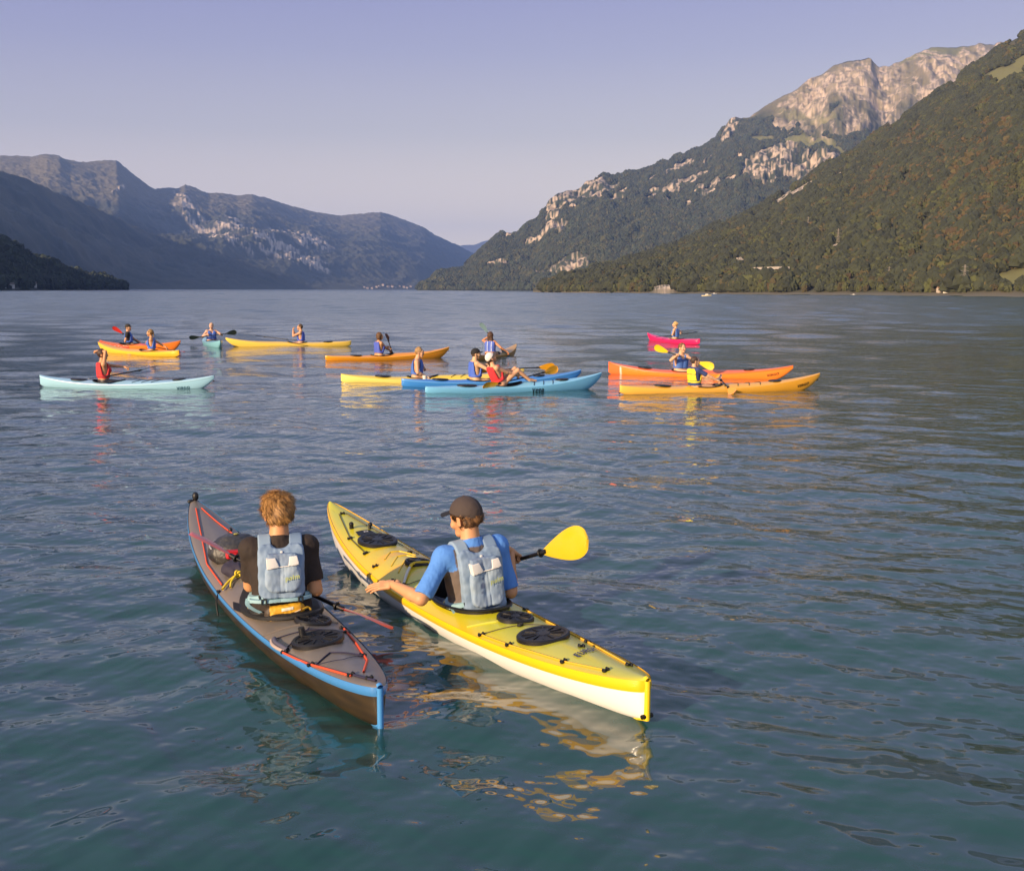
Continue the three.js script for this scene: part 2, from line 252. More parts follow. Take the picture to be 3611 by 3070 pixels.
range('right_mountain', 'RBACK', O.RBACK, -5, 60, 700, 230, (az, v, p) => {
  const n = fbm(p[0] / 220, p[2] / 220, 4, 1), n2 = fbm(p[0] / 45, p[2] / 45, 3, 2);
  let c = mix3(WOOD, [0.055, 0.06, 0.025], clamp(0.5 + n2));
  const alp = smooth(560, 700, p[1] + 260 * n); c = mix3(c, ALP, 0.85 * alp);
  const mead = patchAt(MEADOW_BACK, az, v, 0.4 * noise(az * 5, v * 30)); c = mix3(c, GRASS, mead);
  const pk = patchAt(PEAK_BACK, az, v, 0.7 * noise(az * 2.2, v * 12, 4)), cl = patchAt(CLIFF_BACK, az, v, 0.7 * noise(az * 4, v * 24, 4));
  const streak = smooth(-0.12, 0.12, n2 + 0.6 * noise(az * 9, v * 26, 6));
  const grassy = smooth(-0.06, 0.22, noise(az * 1.6 + p[1] / 130, p[1] / 210, 12) + 0.45 * n2); let rock = Math.max(pk * (0.3 + 0.7 * streak) * (1 - 0.85 * grassy), cl * streak); rock = Math.max(rock, alp * smooth(0.1, 0.3, n2 + n) * 0.8);
  const strata = noise(az * 4, (p[1] + 40 * n) / 11, 3) + 0.8 * noise(az * 22, p[1] / 26, 8) + 0.5 * n2; return mix3(c, mix3([0.52, 0.41, 0.305], [0.22, 0.17, 0.125], smooth(-0.15, 0.65, strata)), rock);
}, 'wooded mountain with pale rocky summit and cliffs right of the lake');
range('wooded_slope', 'RFRONT', O.RFRONT, 1.1, 60, 520, 170, (az, v, p) => {
  const n2 = fbm(p[0] / 30, p[2] / 30, 3, 2);
  let c = mix3(WOOD, [0.095, 0.08, 0.035], clamp(0.6 + n2));
  c = mix3(c, GRASS, patchAt(MEADOW_FRONT, az, v, 0.3 * noise(az * 5, v * 30)));
  const cl = patchAt(CLIFF_FRONT, az, v, 0.6 * noise(az * 5, v * 30, 4)) * smooth(-0.2, 0.1, n2 + 0.5 * noise(az * 14, v * 30, 6));
  c = mix3(c, mix3(ROCK, [0.25, 0.2, 0.15], smooth(-0.1, 0.5, noise(az * 30, p[1] / 7, 8) + 0.5 * n2)), cl);
  return v < 0.003 ? mix3(c, [0.16, 0.14, 0.11], 0.6) : c;
}, 'forest slope on the right shore of the lake');
range('left_mountain', 'LFAR', O.LFAR, -60, 0.9, 620, 170, (az, v, p) => {
  const n2 = fbm(p[0] / 160, p[2] / 160, 4, 2);
  let c = mix3([0.03, 0.04, 0.025], [0.06, 0.06, 0.035], clamp(0.5 + n2));
  c = mix3(c, [0.12, 0.105, 0.06], smooth(380, 560, p[1] + 200 * n2));
  const cl = patchAt(CLIFF_LEFT, az, v, 0.8 * noise(az * 4, v * 20, 4)) * smooth(-0.15, 0.12, n2 + 0.5 * noise(az * 9, v * 20, 6));
  return mix3(c, mix3(ROCK, [0.25, 0.2, 0.15], smooth(-0.1, 0.6, noise(az * 14, p[1] / 40, 8) + 0.6 * n2)), cl);
}, 'long hazy mountain range left of the lake');
range('left_spur', 'LSPUR', O.LSPUR, -60, -12.2, 300, 70, (az, v, p) => mix3([0.025, 0.034, 0.022], [0.085, 0.08, 0.05], clamp(0.35 + 1.6 * fbm(p[0] / 190, p[2] / 190, 5, 2))), 'dark wooded spur in front of the left range');
range('left_foothill', 'LNEAR', O.LNEAR, -60, -19.8, 200, 50, (az, v, p) => mix3([0.02, 0.03, 0.015], [0.05, 0.05, 0.025], clamp(0.4 + fbm(p[0] / 60, p[2] / 60, 4, 2))), 'low dark wooded foothill at the left edge of the lake');
range('far_mountain', 'FAR', O.FAR, -4.6, 5.5, 80, 30, () => [0.06, 0.06, 0.05], 'pale far mountain at the end of the lake');

// ---- the woods: too many trees to count, one object for each shore
function leafBall(r, h, jag, kind) {
  const g = new THREE.IcosahedronGeometry(1, 2), p = g.attributes.position, v = V();
  for (let i = 0; i < p.count; i++) {
    v.fromBufferAttribute(p, i); const n = 1 + jag * (noise(v.x * 2.3 + r * 7, v.y * 2.3, v.z * 2.3 + h) + 0.6 * noise(v.x * 5, v.y * 5 + 9, v.z * 5));
    const taper = kind === 'round' ? 1 : clamp(0.95 - 0.62 * v.y, 0.12, 1.2);
    p.setXYZ(i, v.x * r * n * taper, h * (0.5 + 0.5 * v.y * (kind === 'round' ? n : 1)), v.z * r * n * taper);
  }
  g.computeVertexNormals(); return merge([g, new THREE.CylinderGeometry(r * 0.06, r * 0.1, h * 0.3, 4).translate(0, 0, 0)]);
}
function forest(name, key, count, az0, az1, accept, size, colour, label, kind) {
  const f = surface(key, O[key]), crest = { RBACK: CREST_RBACK, RFRONT: CREST_RFRONT, LNEAR: CREST_LNEAR }[key];
  const im = new THREE.InstancedMesh(leafBall(0.42, 1, 0.9, kind), MV(0.9), count), m = new THREE.Matrix4(), q = new THREE.Quaternion(), up = V(0, 1, 0), c = new THREE.Color();
  tint(im.geometry, [1, 1, 1]);
  let n = 0, tries = 0;
  while (n < count && tries++ < count * 12) {
    const az = rr(az0, az1), v = Math.pow(rnd(), 0.9), S = lut(SHORE[key], az, 1), R = lut(crest, az, 1);
    if (rnd() > ((S + (R - S) * v) * (R - S)) / 1.6e7 * (key === 'RBACK' ? 1 : 9)) continue;
    const p = f(az, v); if (!accept(az, v, p)) continue;
    const s = size(az, v) * rr(0.6, 1.3) * (1 + 0.9 * noise(p[0] / 45, p[2] / 45, 7)), w = rr(0.75, 1.25);
    q.setFromAxisAngle(up, rnd() * 6.3);
    m.compose(V(p[0], p[1] - s * 0.12, p[2]), q, V(s * w, s, s * w)); im.setMatrixAt(n, m);
    const k = colour(az, v, p); im.setColorAt(n, c.setRGB(k[0], k[1], k[2])); n++;
  }
  im.count = n; im.name = numbered(name); tag(im, label, 'forest', null, 'stuff'); im.castShadow = im.receiveShadow = true; scene.add(im); return im;
}
const TONES = [[0.045, 0.052, 0.025], [0.055, 0.06, 0.027], [0.075, 0.060, 0.028], [0.04, 0.046, 0.025], [0.06, 0.066, 0.025], [0.082, 0.054, 0.027]];
const tone = (rust, az, v) => { const b = noise(az * 2.2, v * 14, 9); let t = TONES[Math.floor(rnd() * 4)]; if (rnd() < 0.25 + 0.5 * b) t = TONES[4]; if (rnd() < rust) t = TONES[rnd() < 0.5 ? 5 : 2]; const k = rr(0.65, 1.35); return [t[0] * k * 0.92, t[1] * k * 0.91, t[2] * k * 0.68]; };
const frontOK = (az, v, p) => p[4] < 0.45 && noise(az * 2.4 + v * 3, v * 5, 15) + 0.5 * noise(p[0] / 28, p[2] / 28, 16) < 0.36 && patchAt(MEADOW_FRONT, az, v, 0.3 * noise(az * 5, v * 30)) < 0.4 && v > 0.004;
const frontTone = (az, v) => tone(0.03 + 0.7 * patchAt(RUST_FRONT, az, v, 0.7 * noise(az * 3, v * 16)), az, v);
forest('broadleaf_forest', 'RFRONT', 120000, 1.6, 33, frontOK, (az, v) => 5.8, frontTone, 'mixed broadleaf wood covering the right shore slope', 'round');
forest('conifer_forest', 'RFRONT', 52000, 1.6, 33, (az, v, p) => frontOK(az, v, p) && noise(az * 1.7, v * 9, 3) > -0.15, (az, v) => 8.4, (az, v) => { const k = rr(0.6, 1.2); return [0.036 * k, 0.041 * k, 0.018 * k]; }, 'dark conifers standing among the broadleaf trees of the right slope', 'cone');
const backOK = (az, v, p) => p[1] < 640 + 180 * noise(p[0] / 400, p[2] / 400) && p[4] < 0.3 && patchAt(MEADOW_BACK, az, v, 0.4 * noise(az * 5, v * 30)) < 0.3 && fbm(p[0] / 220, p[2] / 220, 3, 1) * 260 + 160 * noise(az * 3.2, 3.3, v * 2) + p[1] < 640;
forest('mountain_forest', 'RBACK', 130000, -5, 27, backOK, (az, v) => 12.5, (az, v) => { const k = rr(0.6, 1.35); return rnd() < 0.7 ? [0.035 * k, 0.045 * k, 0.024 * k] : [0.06 * k, 0.06 * k, 0.025 * k]; }, 'dark forest climbing the flanks of the rocky right mountain', 'cone');
forest('foothill_forest', 'LNEAR', 6000, -34, -19.9, (az, v) => v > 0.01, () => 12, (az, v) => { const k = rr(0.5, 1.3); return [0.025 * k, 0.035 * k, 0.018 * k]; }, 'dark trees on the low foothill at the left shore', 'round');
// ---------------------------------------------------------------- the lake
function tileNormals(N, size, waves) { // a tile of ripples as a normal map: waves hold [kx, ky, slope, phase], whole numbers of waves in the tile
  const d = new Uint8Array(N * N * 4), sx = new Float32Array(N * N), sy = new Float32Array(N * N), T = Float32Array.from({ length: 4096 }, (_, i) => Math.cos(i / 4096 * 2 * Math.PI));
  for (const [kx, ky, s, ph] of waves) {
    const k = Math.hypot(kx, ky), ax = s * kx / k, ay = s * ky / k;
    for (let j = 0; j < N; j++) for (let i = 0; i < N; i++) { const c = T[(((kx * i + ky * j) / N + ph) * 4096 & 4095)]; sx[j * N + i] += ax * c; sy[j * N + i] += ay * c; }
  }
  for (let i = 0; i < N * N; i++) { const l = 1 / Math.hypot(sx[i], sy[i], 1); d[i * 4] = (-sx[i] * l * 0.5 + 0.5) * 255; d[i * 4 + 1] = (-sy[i] * l * 0.5 + 0.5) * 255; d[i * 4 + 2] = (l * 0.5 + 0.5) * 255; d[i * 4 + 3] = 255; }
  const t = new THREE.DataTexture(d, N, N, THREE.RGBAFormat); t.wrapS = t.wrapT = THREE.RepeatWrapping; t.magFilter = THREE.LinearFilter; t.needsUpdate = true; return t;
}
const ripples = [];
for (let i = 0; i < 100; i++) { const k = Math.round(6 * Math.pow(15, rnd())), a = rr(-1, 1) * 1.15 + Math.PI / 2 + 0.15; const kx = Math.round(k * Math.cos(a)), ky = Math.round(k * Math.sin(a)); if (kx || ky) ripples.push([kx, ky, rr(0.5, 1) * 0.0145, rnd()]); }
const rippleMap = tileNormals(1024, 6, ripples);
const swell = [];
for (let i = 0; i < 84; i++) { const L = 0.2 * Math.pow(18, Math.pow(rnd(), 0.9)), a = rr(-1, 1) * 1.1 + Math.PI / 2 + 0.2, k = 2 * Math.PI / L; swell.push([Math.cos(a) * k, Math.sin(a) * k, rr(0.4, 1) * 0.0205 * Math.pow(L / 0.8, -0.18) / k, rnd() * 6.3, L]); }
// rings spread by paddles and hulls: [x, z, radius reached, height]
const RINGS = [[1.9, -6.2, 0.8, 0.0016], [0.5, -7.9, 0.45, 0.0016], [-0.85, -7.3, 0.4, 0.0025], [-2.05, -7.8, 0.3, 0.002]];
const chop = []; // longer waves of the open lake, seen farther out
for (let i = 0; i < 60; i++) { const L = 2.2 * Math.pow(20, (i + rnd()) / 60), a = rr(-1, 1) * 0.9 + Math.PI / 2 + 0.1, k = 2 * Math.PI / L; chop.push([Math.cos(a) * k, Math.sin(a) * k, rr(0.6, 1.2) * 0.023 / k, rnd() * 6.3, L]); }
function waveAt(x, z, space, r) {
  let h = 0, open = smooth(26, 60, r);
  if (open > 0) for (const [kx, kz, a, ph, L] of chop) { const q = L / space; if (q > 2.6 && q < 10) h += open * smooth(2.6, 3.8, q) * smooth(10, 6, q) * a * Math.sin(kx * x + kz * z + ph); } const gust = 0.8 + 0.5 * fbm(x / 7, z / 4, 2, 3); let s = 0;
  for (const [kx, kz, a, ph, L] of swell) { const f = smooth(1.9, 4.2, L / space); if (f > 0) s += f * a * Math.sin(kx * x + kz * z + ph); }
  h += s * gust;
  for (const [cx, cz, R, a] of RINGS) { const r = Math.hypot(x - cx, z - cz); if (r < R * 2) h += a * Math.cos((r - R) * 34) * Math.exp(-Math.pow((r - R) / (R * 0.5), 2)) * smooth(0, 0.1, 0.14 - space); }
  return h;
}
{
  const az = [], rad = [];
  for (let a = -180; a < -31; a += 6.5) az.push(a); for (let i = 0; i <= 430; i++) az.push(-30 + 60 * i / 430); for (let a = 36.25; a <= 180.1; a += 6.25) az.push(Math.min(a, 180));
  for (let r = 0.6; r < 3; r += 0.4) rad.push(r);
  const step = (r) => Math.min(Math.max(0.011, r * r / 2600 * 1.05), Math.max(0.95, r / 175));
  for (let r = 3; r < 950;) { rad.push(r); r += step(r); } for (let r = 1000; r < 17500; r *= 1.14) rad.push(r);
  const g = gridGeo(az.length - 1, rad.length - 1, (u, v, i, j) => {
    const r = rad[j], x = r * Math.sin(az[i] * RAD), z = -r * Math.cos(az[i] * RAD), sp = Math.max(step(r), r * 0.0021), fine = Math.abs(az[i]) <= 30.01 && r < 950;
    return [x, fine ? waveAt(x, z, sp, r) * smooth(30, 28.5, Math.abs(az[i])) * smooth(950, 800, r) : 0, z];
  });
  const p = g.attributes.position, uv = new Float32Array(p.count * 2);
  for (let i = 0; i < p.count; i++) { uv[i * 2] = p.getX(i) / 6; uv[i * 2 + 1] = -p.getZ(i) / 6; }
  g.setAttribute('uv', new THREE.BufferAttribute(uv, 2));
  // the breeze roughens the open lake; the water by the landing stage lies in the lee
  const N = 512, rd = new Uint8Array(N * N * 4), uv1 = new Float32Array(p.count * 2), SPAN = 600;
  for (let j = 0; j < N; j++) for (let i = 0; i < N; i++) { const x = ((i + 0.5) / N - 0.5) * SPAN, z = ((j + 0.5) / N - 0.5) * SPAN, r = Math.hypot(x, z) * (1 + 0.35 * noise(x / 60, z / 25)); rd[(j * N + i) * 4 + 1] = 255 * mix(0.03, 0.22, Math.pow(smooth(10, 120, r), 0.9)); rd[(j * N + i) * 4 + 3] = 255; }
  for (let i = 0; i < p.count; i++) { uv1[i * 2] = clamp(p.getX(i) / SPAN + 0.5, 0.002, 0.998); uv1[i * 2 + 1] = clamp(p.getZ(i) / SPAN + 0.5, 0.002, 0.998); }
  g.setAttribute('uv1', new THREE.BufferAttribute(uv1, 2));
  const breeze = new THREE.DataTexture(rd, N, N, THREE.RGBAFormat); breeze.magFilter = THREE.LinearFilter; breeze.channel = 1; breeze.needsUpdate = true;
  const m = new THREE.MeshPhysicalMaterial({ color: new THREE.Color().setRGB(0.013, 0.057, 0.055), roughness: 1, roughnessMap: breeze, ior: 1.36, clearcoat: 0.38, clearcoatRoughness: 0.9, clearcoatRoughnessMap: breeze, normalMap: rippleMap, normalScale: new THREE.Vector2(1, 1) });
  // ripples die down toward the far shore: a few bands of the same surface
  const BANDS = [1.2, 1.35, 1.25, 1.0, 0.8], mm = BANDS.map((s) => { const c = m.clone(); c.normalScale.set(s, s); return c; }), ix = g.index.array, by = BANDS.map(() => []);
  for (let i = 0; i < ix.length; i += 3) { const x = p.getX(ix[i]), z = p.getZ(ix[i]), r = Math.hypot(x, z) * (1 + 0.5 * noise(x / 9, z / 5, 4) + 0.3 * (rnd() - 0.5)); by[r < 22 ? 0 : r < 38 ? 1 : r < 64 ? 2 : r < 120 ? 3 : 4].push(ix[i], ix[i + 1], ix[i + 2]); }
  g.setIndex(new THREE.BufferAttribute(Uint32Array.from(by.flat()), 1)); let at = 0; by.forEach((l, k) => { g.addGroup(at, l.length, k); at += l.length; });
  struct('water', g, mm, 'calm rippled teal lake water');
}
// ---------------------------------------------------------------- small things along the shores
function spot(key, az, px) { // a point of the slope at that bearing, px / 2150 above the water as seen from the landing stage
  const f = surface(key, O[key]), t = px / 2150; for (let v = 0.004; v < 1; v += 0.002) { const p = f(az, v); if ((p[1] - 2.45) / p[3] >= t) return V(p[0], p[1], p[2]); } const p = f(az, 1); return V(p[0], p[1], p[2]);
}
const steel = M([0.30, 0.26, 0.22], 0.6);
function pylon(az, px, h, label) {
  const p = spot('RFRONT', az, px), g = thing('electricity_pylon', label, 'pylon', [p.x, p.y - 0.5, p.z], -az * RAD + 0.5), H = h, w = H * 0.075, list = [];
  const legs = [[-1, -1], [1, -1], [1, 1], [-1, 1]], at = (k, f) => V(legs[k][0] * w * (1 - 0.85 * f), f * H, legs[k][1] * w * (1 - 0.85 * f)), r = 0.055 * H / 14;
  for (let k = 0; k < 4; k++) { part('leg', bar(at(k, 0), at(k, 1), r, r * 0.7, 4), steel, g); for (let i = 0; i < 7; i++) { const f = i / 7, e = (i + 1) / 7; list.push(bar(at(k, f), at((k + 1) % 4, e), r * 0.6, r * 0.6, 3), bar(at((k + 1) % 4, f), at(k, e), r * 0.6, r * 0.6, 3)); } }
  const br = part('bracing', list, steel, g); br.userData.kind = 'stuff';
  for (const [f, s] of [[0.62, 0.19], [0.78, 0.16], [0.92, 0.12]]) part('cross_arm', merge([bar(V(-s * H, f * H, 0), V(s * H, f * H, 0), r, r, 4), bar(V(-s * H, f * H, 0), V(0, f * H + 0.05 * H, 0), r * 0.7, r * 0.7, 3), bar(V(s * H, f * H, 0), V(0, f * H + 0.05 * H, 0), r * 0.7, r * 0.7, 3)]), steel, g);
}
pylon(22.85, -2, 14, 'electricity pylon by the shore at the far right, below the orange woods');
pylon(19.33, 14, 10, 'small electricity pylon above the pale retaining wall on the right shore');
pylon(16.8, 78, 15, 'electricity pylon standing above the pale crag on the forest slope');
pylon(15.3, 112, 13, 'electricity pylon beside the small green clearing in the forest');
pylon(14.0, 108, 13, 'electricity pylon left of the green clearing, half sunk in the forest');
function house(az, key, px, s, label, group, wallC = [0.6, 0.55, 0.48], roofC = [0.16, 0.09, 0.06], fine = true) {
  const p = spot(key, az, px), g = thing('house', label, 'house', [p.x, p.y - 0.3, p.z], -az * RAD + rr(-0.6, 0.6), group), w = s, d = s * 0.75, h = s * 0.55;
  part('wall', merge([box(w, h + 1, d, 0, h / 2 - 0.5, 0), (() => { const sh = new THREE.Shape(); sh.moveTo(-d / 2, 0); sh.lineTo(d / 2, 0); sh.lineTo(0, s * 0.3); return new THREE.ExtrudeGeometry(sh, { depth: w * 0.98, bevelEnabled: false }).rotateY(Math.PI / 2).translate(-w * 0.49, h, 0); })()]), M(wallC, 0.8), g);
  part('roof', [-1, 1].map((k) => new THREE.BoxGeometry(w * 1.12, s * 0.04, d * 0.72).rotateX(k * 0.67).translate(0, h + s * 0.15, k * d * 0.26)), M(roofC, 0.8), g);
  if (fine) for (const x of [-0.3, 0, 0.3]) part('window', box(w * 0.13, h * 0.3, 0.06, x * w, h * 0.6, d / 2 + 0.01), M(0x1a1c20, 0.3), g);
}
house(22.15, 'RFRONT', -3, 4.5, 'white house with brown roof by the water at the right shore');
house(21.8, 'RFRONT', -3, 3.5, 'low boathouse beside the white house on the right shore', null, [0.5, 0.42, 0.34], [0.24, 0.14, 0.08]);
house(24.6, 'RFRONT', 10, 2.5, 'tiny pale hut on the shore meadow at the far right');
house(16.7, 'RFRONT', 46, 4, 'pale house directly beneath the crag on the slope', null, [0.6, 0.5, 0.4]);
for (let i = 0; i < 11; i++) house(-25.9 + i * 0.36 + rr(-0.1, 0.1), 'LNEAR', rr(1, 12), rr(6, 9), 'small house among dark trees on the left foothill shore', 'houses on the left shore', i % 3 ? [0.5, 0.5, 0.5] : [0.4, 0.36, 0.3], [0.12, 0.1, 0.09], false);
for (let i = 0; i < 16; i++) house(-7.9 + i * 0.21 + rr(-0.06, 0.06), 'LFAR', rr(0.5, 7), rr(8, 13), 'far house of the lakeside village at the foot of the left range', 'houses of the far lakeside village', [0.34, 0.3, 0.28], [0.2, 0.14, 0.12], false);
{ // covered road gallery cut into the slope
  const a = spot('RFRONT', 12.75, 31), b = spot('RFRONT', 14.2, 27.5), d = b.clone().sub(a), L = d.length(), g = thing('road_gallery', 'long pale concrete road gallery on pillars in the forest above the right shore', 'road gallery', [(a.x + b.x) / 2, (a.y + b.y) / 2, (a.z + b.z) / 2], Math.atan2(-d.z, d.x));
  const con = M([0.42, 0.37, 0.32], 0.8); g.position.addScaledVector(V(-g.position.x, 0, -g.position.z).normalize(), 7); g.position.y += 3;
  part('deck', box(L, 1.6, 8, 0, 1.6, 0), con, g); part('back_wall', box(L, 4, 0.6, 0, -1, -3.6), M([0.10, 0.09, 0.08], 0.9), g); part('road_slab', box(L, 0.6, 8, 0, -2.6, 0), con, g);
  for (let i = 0; i <= 12; i++) part('pillar', box(0.6, 3.2, 0.6, -L / 2 + 0.4 + i * (L - 0.8) / 12, -0.75, 3.4), con, g);
}
{ const a = spot('RFRONT', 19.0, 17), b = spot('RFRONT', 19.9, 13), d = b.clone().sub(a), g = thing('retaining_wall', 'pale stretch of road retaining wall among the trees on the right shore', 'wall', [(a.x + b.x) / 2, (a.y + b.y) / 2 + 1.5, (a.z + b.z) / 2], Math.atan2(-d.z, d.x)); part('wall_face', box(d.length(), 2.2, 0.8, 0, 0, 3), M([0.6, 0.52, 0.45], 0.85), g); part('parapet', box(d.length(), 0.5, 1.0, 0, 1.35, 3), M([0.65, 0.58, 0.5], 0.85), g); }
function boat(x, z, turn, s, label, hullC, mast) {
  const g = thing('boat', label, 'boat', [x, 0, z], turn);
  part('hull', gridGeo(24, 10, (u, v) => { const w = 0.42 * Math.pow(Math.sin(Math.PI * (0.12 + 0.88 * u)), 0.7) * (u > 0.98 ? 0.2 : 1), a = (v - 0.5) * Math.PI; return [(u - 0.5) * 2.2 * s, (0.28 + 0.16 * u * u - Math.cos(a) * 0.42) * s, Math.sin(a) * w * s]; }), M(hullC, 0.4), g);
  part('deck', gridGeo(16, 2, (u, v) => { const w = 0.40 * Math.pow(Math.sin(Math.PI * (0.12 + 0.88 * u)), 0.7); return [(u - 0.5) * 2.15 * s, (0.24 + 0.16 * u * u) * s, (v - 0.5) * 2 * w * s]; }), M([0.5, 0.4, 0.25], 0.6), g);
  part('cabin', rbox(0.6 * s, 0.32 * s, 0.42 * s, 0.08 * s, 0.05 * s, 0.42 * s, 0), M([0.7, 0.66, 0.58], 0.4), g);
  if (mast) part('mast', bar(V(0.1 * s, 0.3 * s, 0), V(0.1 * s, mast, 0), 0.05, 0.03, 6), M([0.7, 0.66, 0.6], 0.4), g);
}
boat(80, -441, 0.1, 1.9, 'small cream motor boat alone on the water before the right shore', [0.75, 0.62, 0.35], 0);
boat(-560, -1180, 0.4, 4, 'white sailing boat moored at the left foothill shore', [0.75, 0.75, 0.75], 16);
boat(222, -548, 0.3, 1.6, 'little white boat moored below the white house on the right shore', [0.75, 0.72, 0.68], 0);
boat(188, -590, 0.2, 1.5, 'little pale boat moored left of the pylon at the right shore', [0.7, 0.68, 0.65], 0);
boat(128, -680, -0.2, 1.6, 'tiny white boat at the water edge below the road gallery', [0.7, 0.68, 0.65], 0);
// ---------------------------------------------------------------- kayaks: s runs from the stern to the bow, x to the right, -z is forward
function kayakShape(o) {
  const q = { L: 4.8, B: 0.6, sm: 0.155, sb: 0.42, ss: 0.26, fore: 0.09, aft: 0.035, keel: 0.11, p: 2.2, q: 0.62, cs: 2.1, ca: 0.44, cb: 0.24, seat: -0.22, rake: 0.01, ...o };
  const K = { ...q };
  K.w = (t) => 0.012 + (q.B / 2 - 0.012) * Math.pow(Math.max(0, 1 - Math.pow(Math.abs(2 * t - 1), q.p)), q.q * (t > 0.5 ? 1.25 : 1));
  K.ys = (t) => (t > 0.42 ? q.sm + (q.sb - q.sm) * Math.pow((t - 0.42) / 0.58, 2.3) : q.sm + (q.ss - q.sm) * Math.pow((0.42 - t) / 0.42, 2.2));
  K.crown = (t) => { const c = (q.cs + q.ca * 0.8) / q.L; return t > c ? mix(q.fore, 0.012, smooth(c, 1.0, t)) : mix(0.02 + q.aft * smooth(0, 0.2, t), q.fore, smooth(c - 0.24, c, t)); };
  K.yk = (t) => { let y = -q.keel * Math.pow(Math.max(0, 1 - Math.pow(Math.abs(2 * t - 1), 3)), 0.8) + 0.015; if (t > 0.86) y += Math.pow((t - 0.86) / 0.14, 2.2) * (q.sb - 0.09); if (t < 0.06) y += Math.pow(1 - t / 0.06, 2) * q.rake; return Math.min(y, K.ys(t) - 0.03); };
  K.deckAt = (s, x) => { const t = clamp(s / q.L, 0.001, 0.999), u = clamp(Math.abs(x) / K.w(t)); return V(x, K.ys(t) + K.crown(t) * (1 - Math.pow(u, 1.7)), q.L / 2 - s); };
  K.deckN = (s, x) => { const e = 0.02, a = K.deckAt(s + e, x).sub(K.deckAt(s - e, x)), b = K.deckAt(s, x + e).sub(K.deckAt(s, x - e)); return b.cross(a).normalize(); };
  K.hullAt = (t, a, side) => { const w = K.w(t), y0 = K.ys(t), y1 = K.yk(t), c = Math.cos(a * Math.PI / 2), sn = Math.sin(a * Math.PI / 2), f = smooth(0, 0.3, Math.min(t, 1 - t)), e1 = mix(1.0, 0.62, f), e2 = mix(1.0, 1.15, f); return V(side * w * Math.pow(c, e1), y0 - (y0 - y1) * Math.pow(sn, e2), q.L / 2 - t * q.L); };
  K.hullN = (t, a, side) => { const e = 0.004, A = K.hullAt(t + e, a, side).sub(K.hullAt(t - e, a, side)), b = K.hullAt(t, Math.min(a + 0.02, 1), side).sub(K.hullAt(t, Math.max(a - 0.02, 0), side)), n = A.cross(b).normalize(); return n.x * side < 0 ? n.negate() : n; };
  K.onDeck = (s, x, lift = 0.004) => K.deckAt(s, x).addScaledVector(K.deckN(s, x), lift);
  K.frame = (s, x, turn = 0) => { // a matrix that stands things on the deck
    const n = K.deckN(s, x), f = V(Math.sin(turn), 0, -Math.cos(turn)); f.addScaledVector(n, -f.dot(n)).normalize(); const r = f.clone().cross(n);
    return new THREE.Matrix4().makeBasis(r, n, f.clone().negate()).setPosition(K.deckAt(s, x));
  };
  return K;
}
const line = (K, pts, r, lift = 0.006) => { const out = []; for (let i = 0; i < pts.length - 1; i++) for (let k = 0; k < 6; k++) out.push(K.onDeck(mix(pts[i][0], pts[i + 1][0], k / 6), mix(pts[i][1], pts[i + 1][1], k / 6), lift)); out.push(K.onDeck(...pts[pts.length - 1], lift)); return tube(out, r, out.length * 2, 5); };
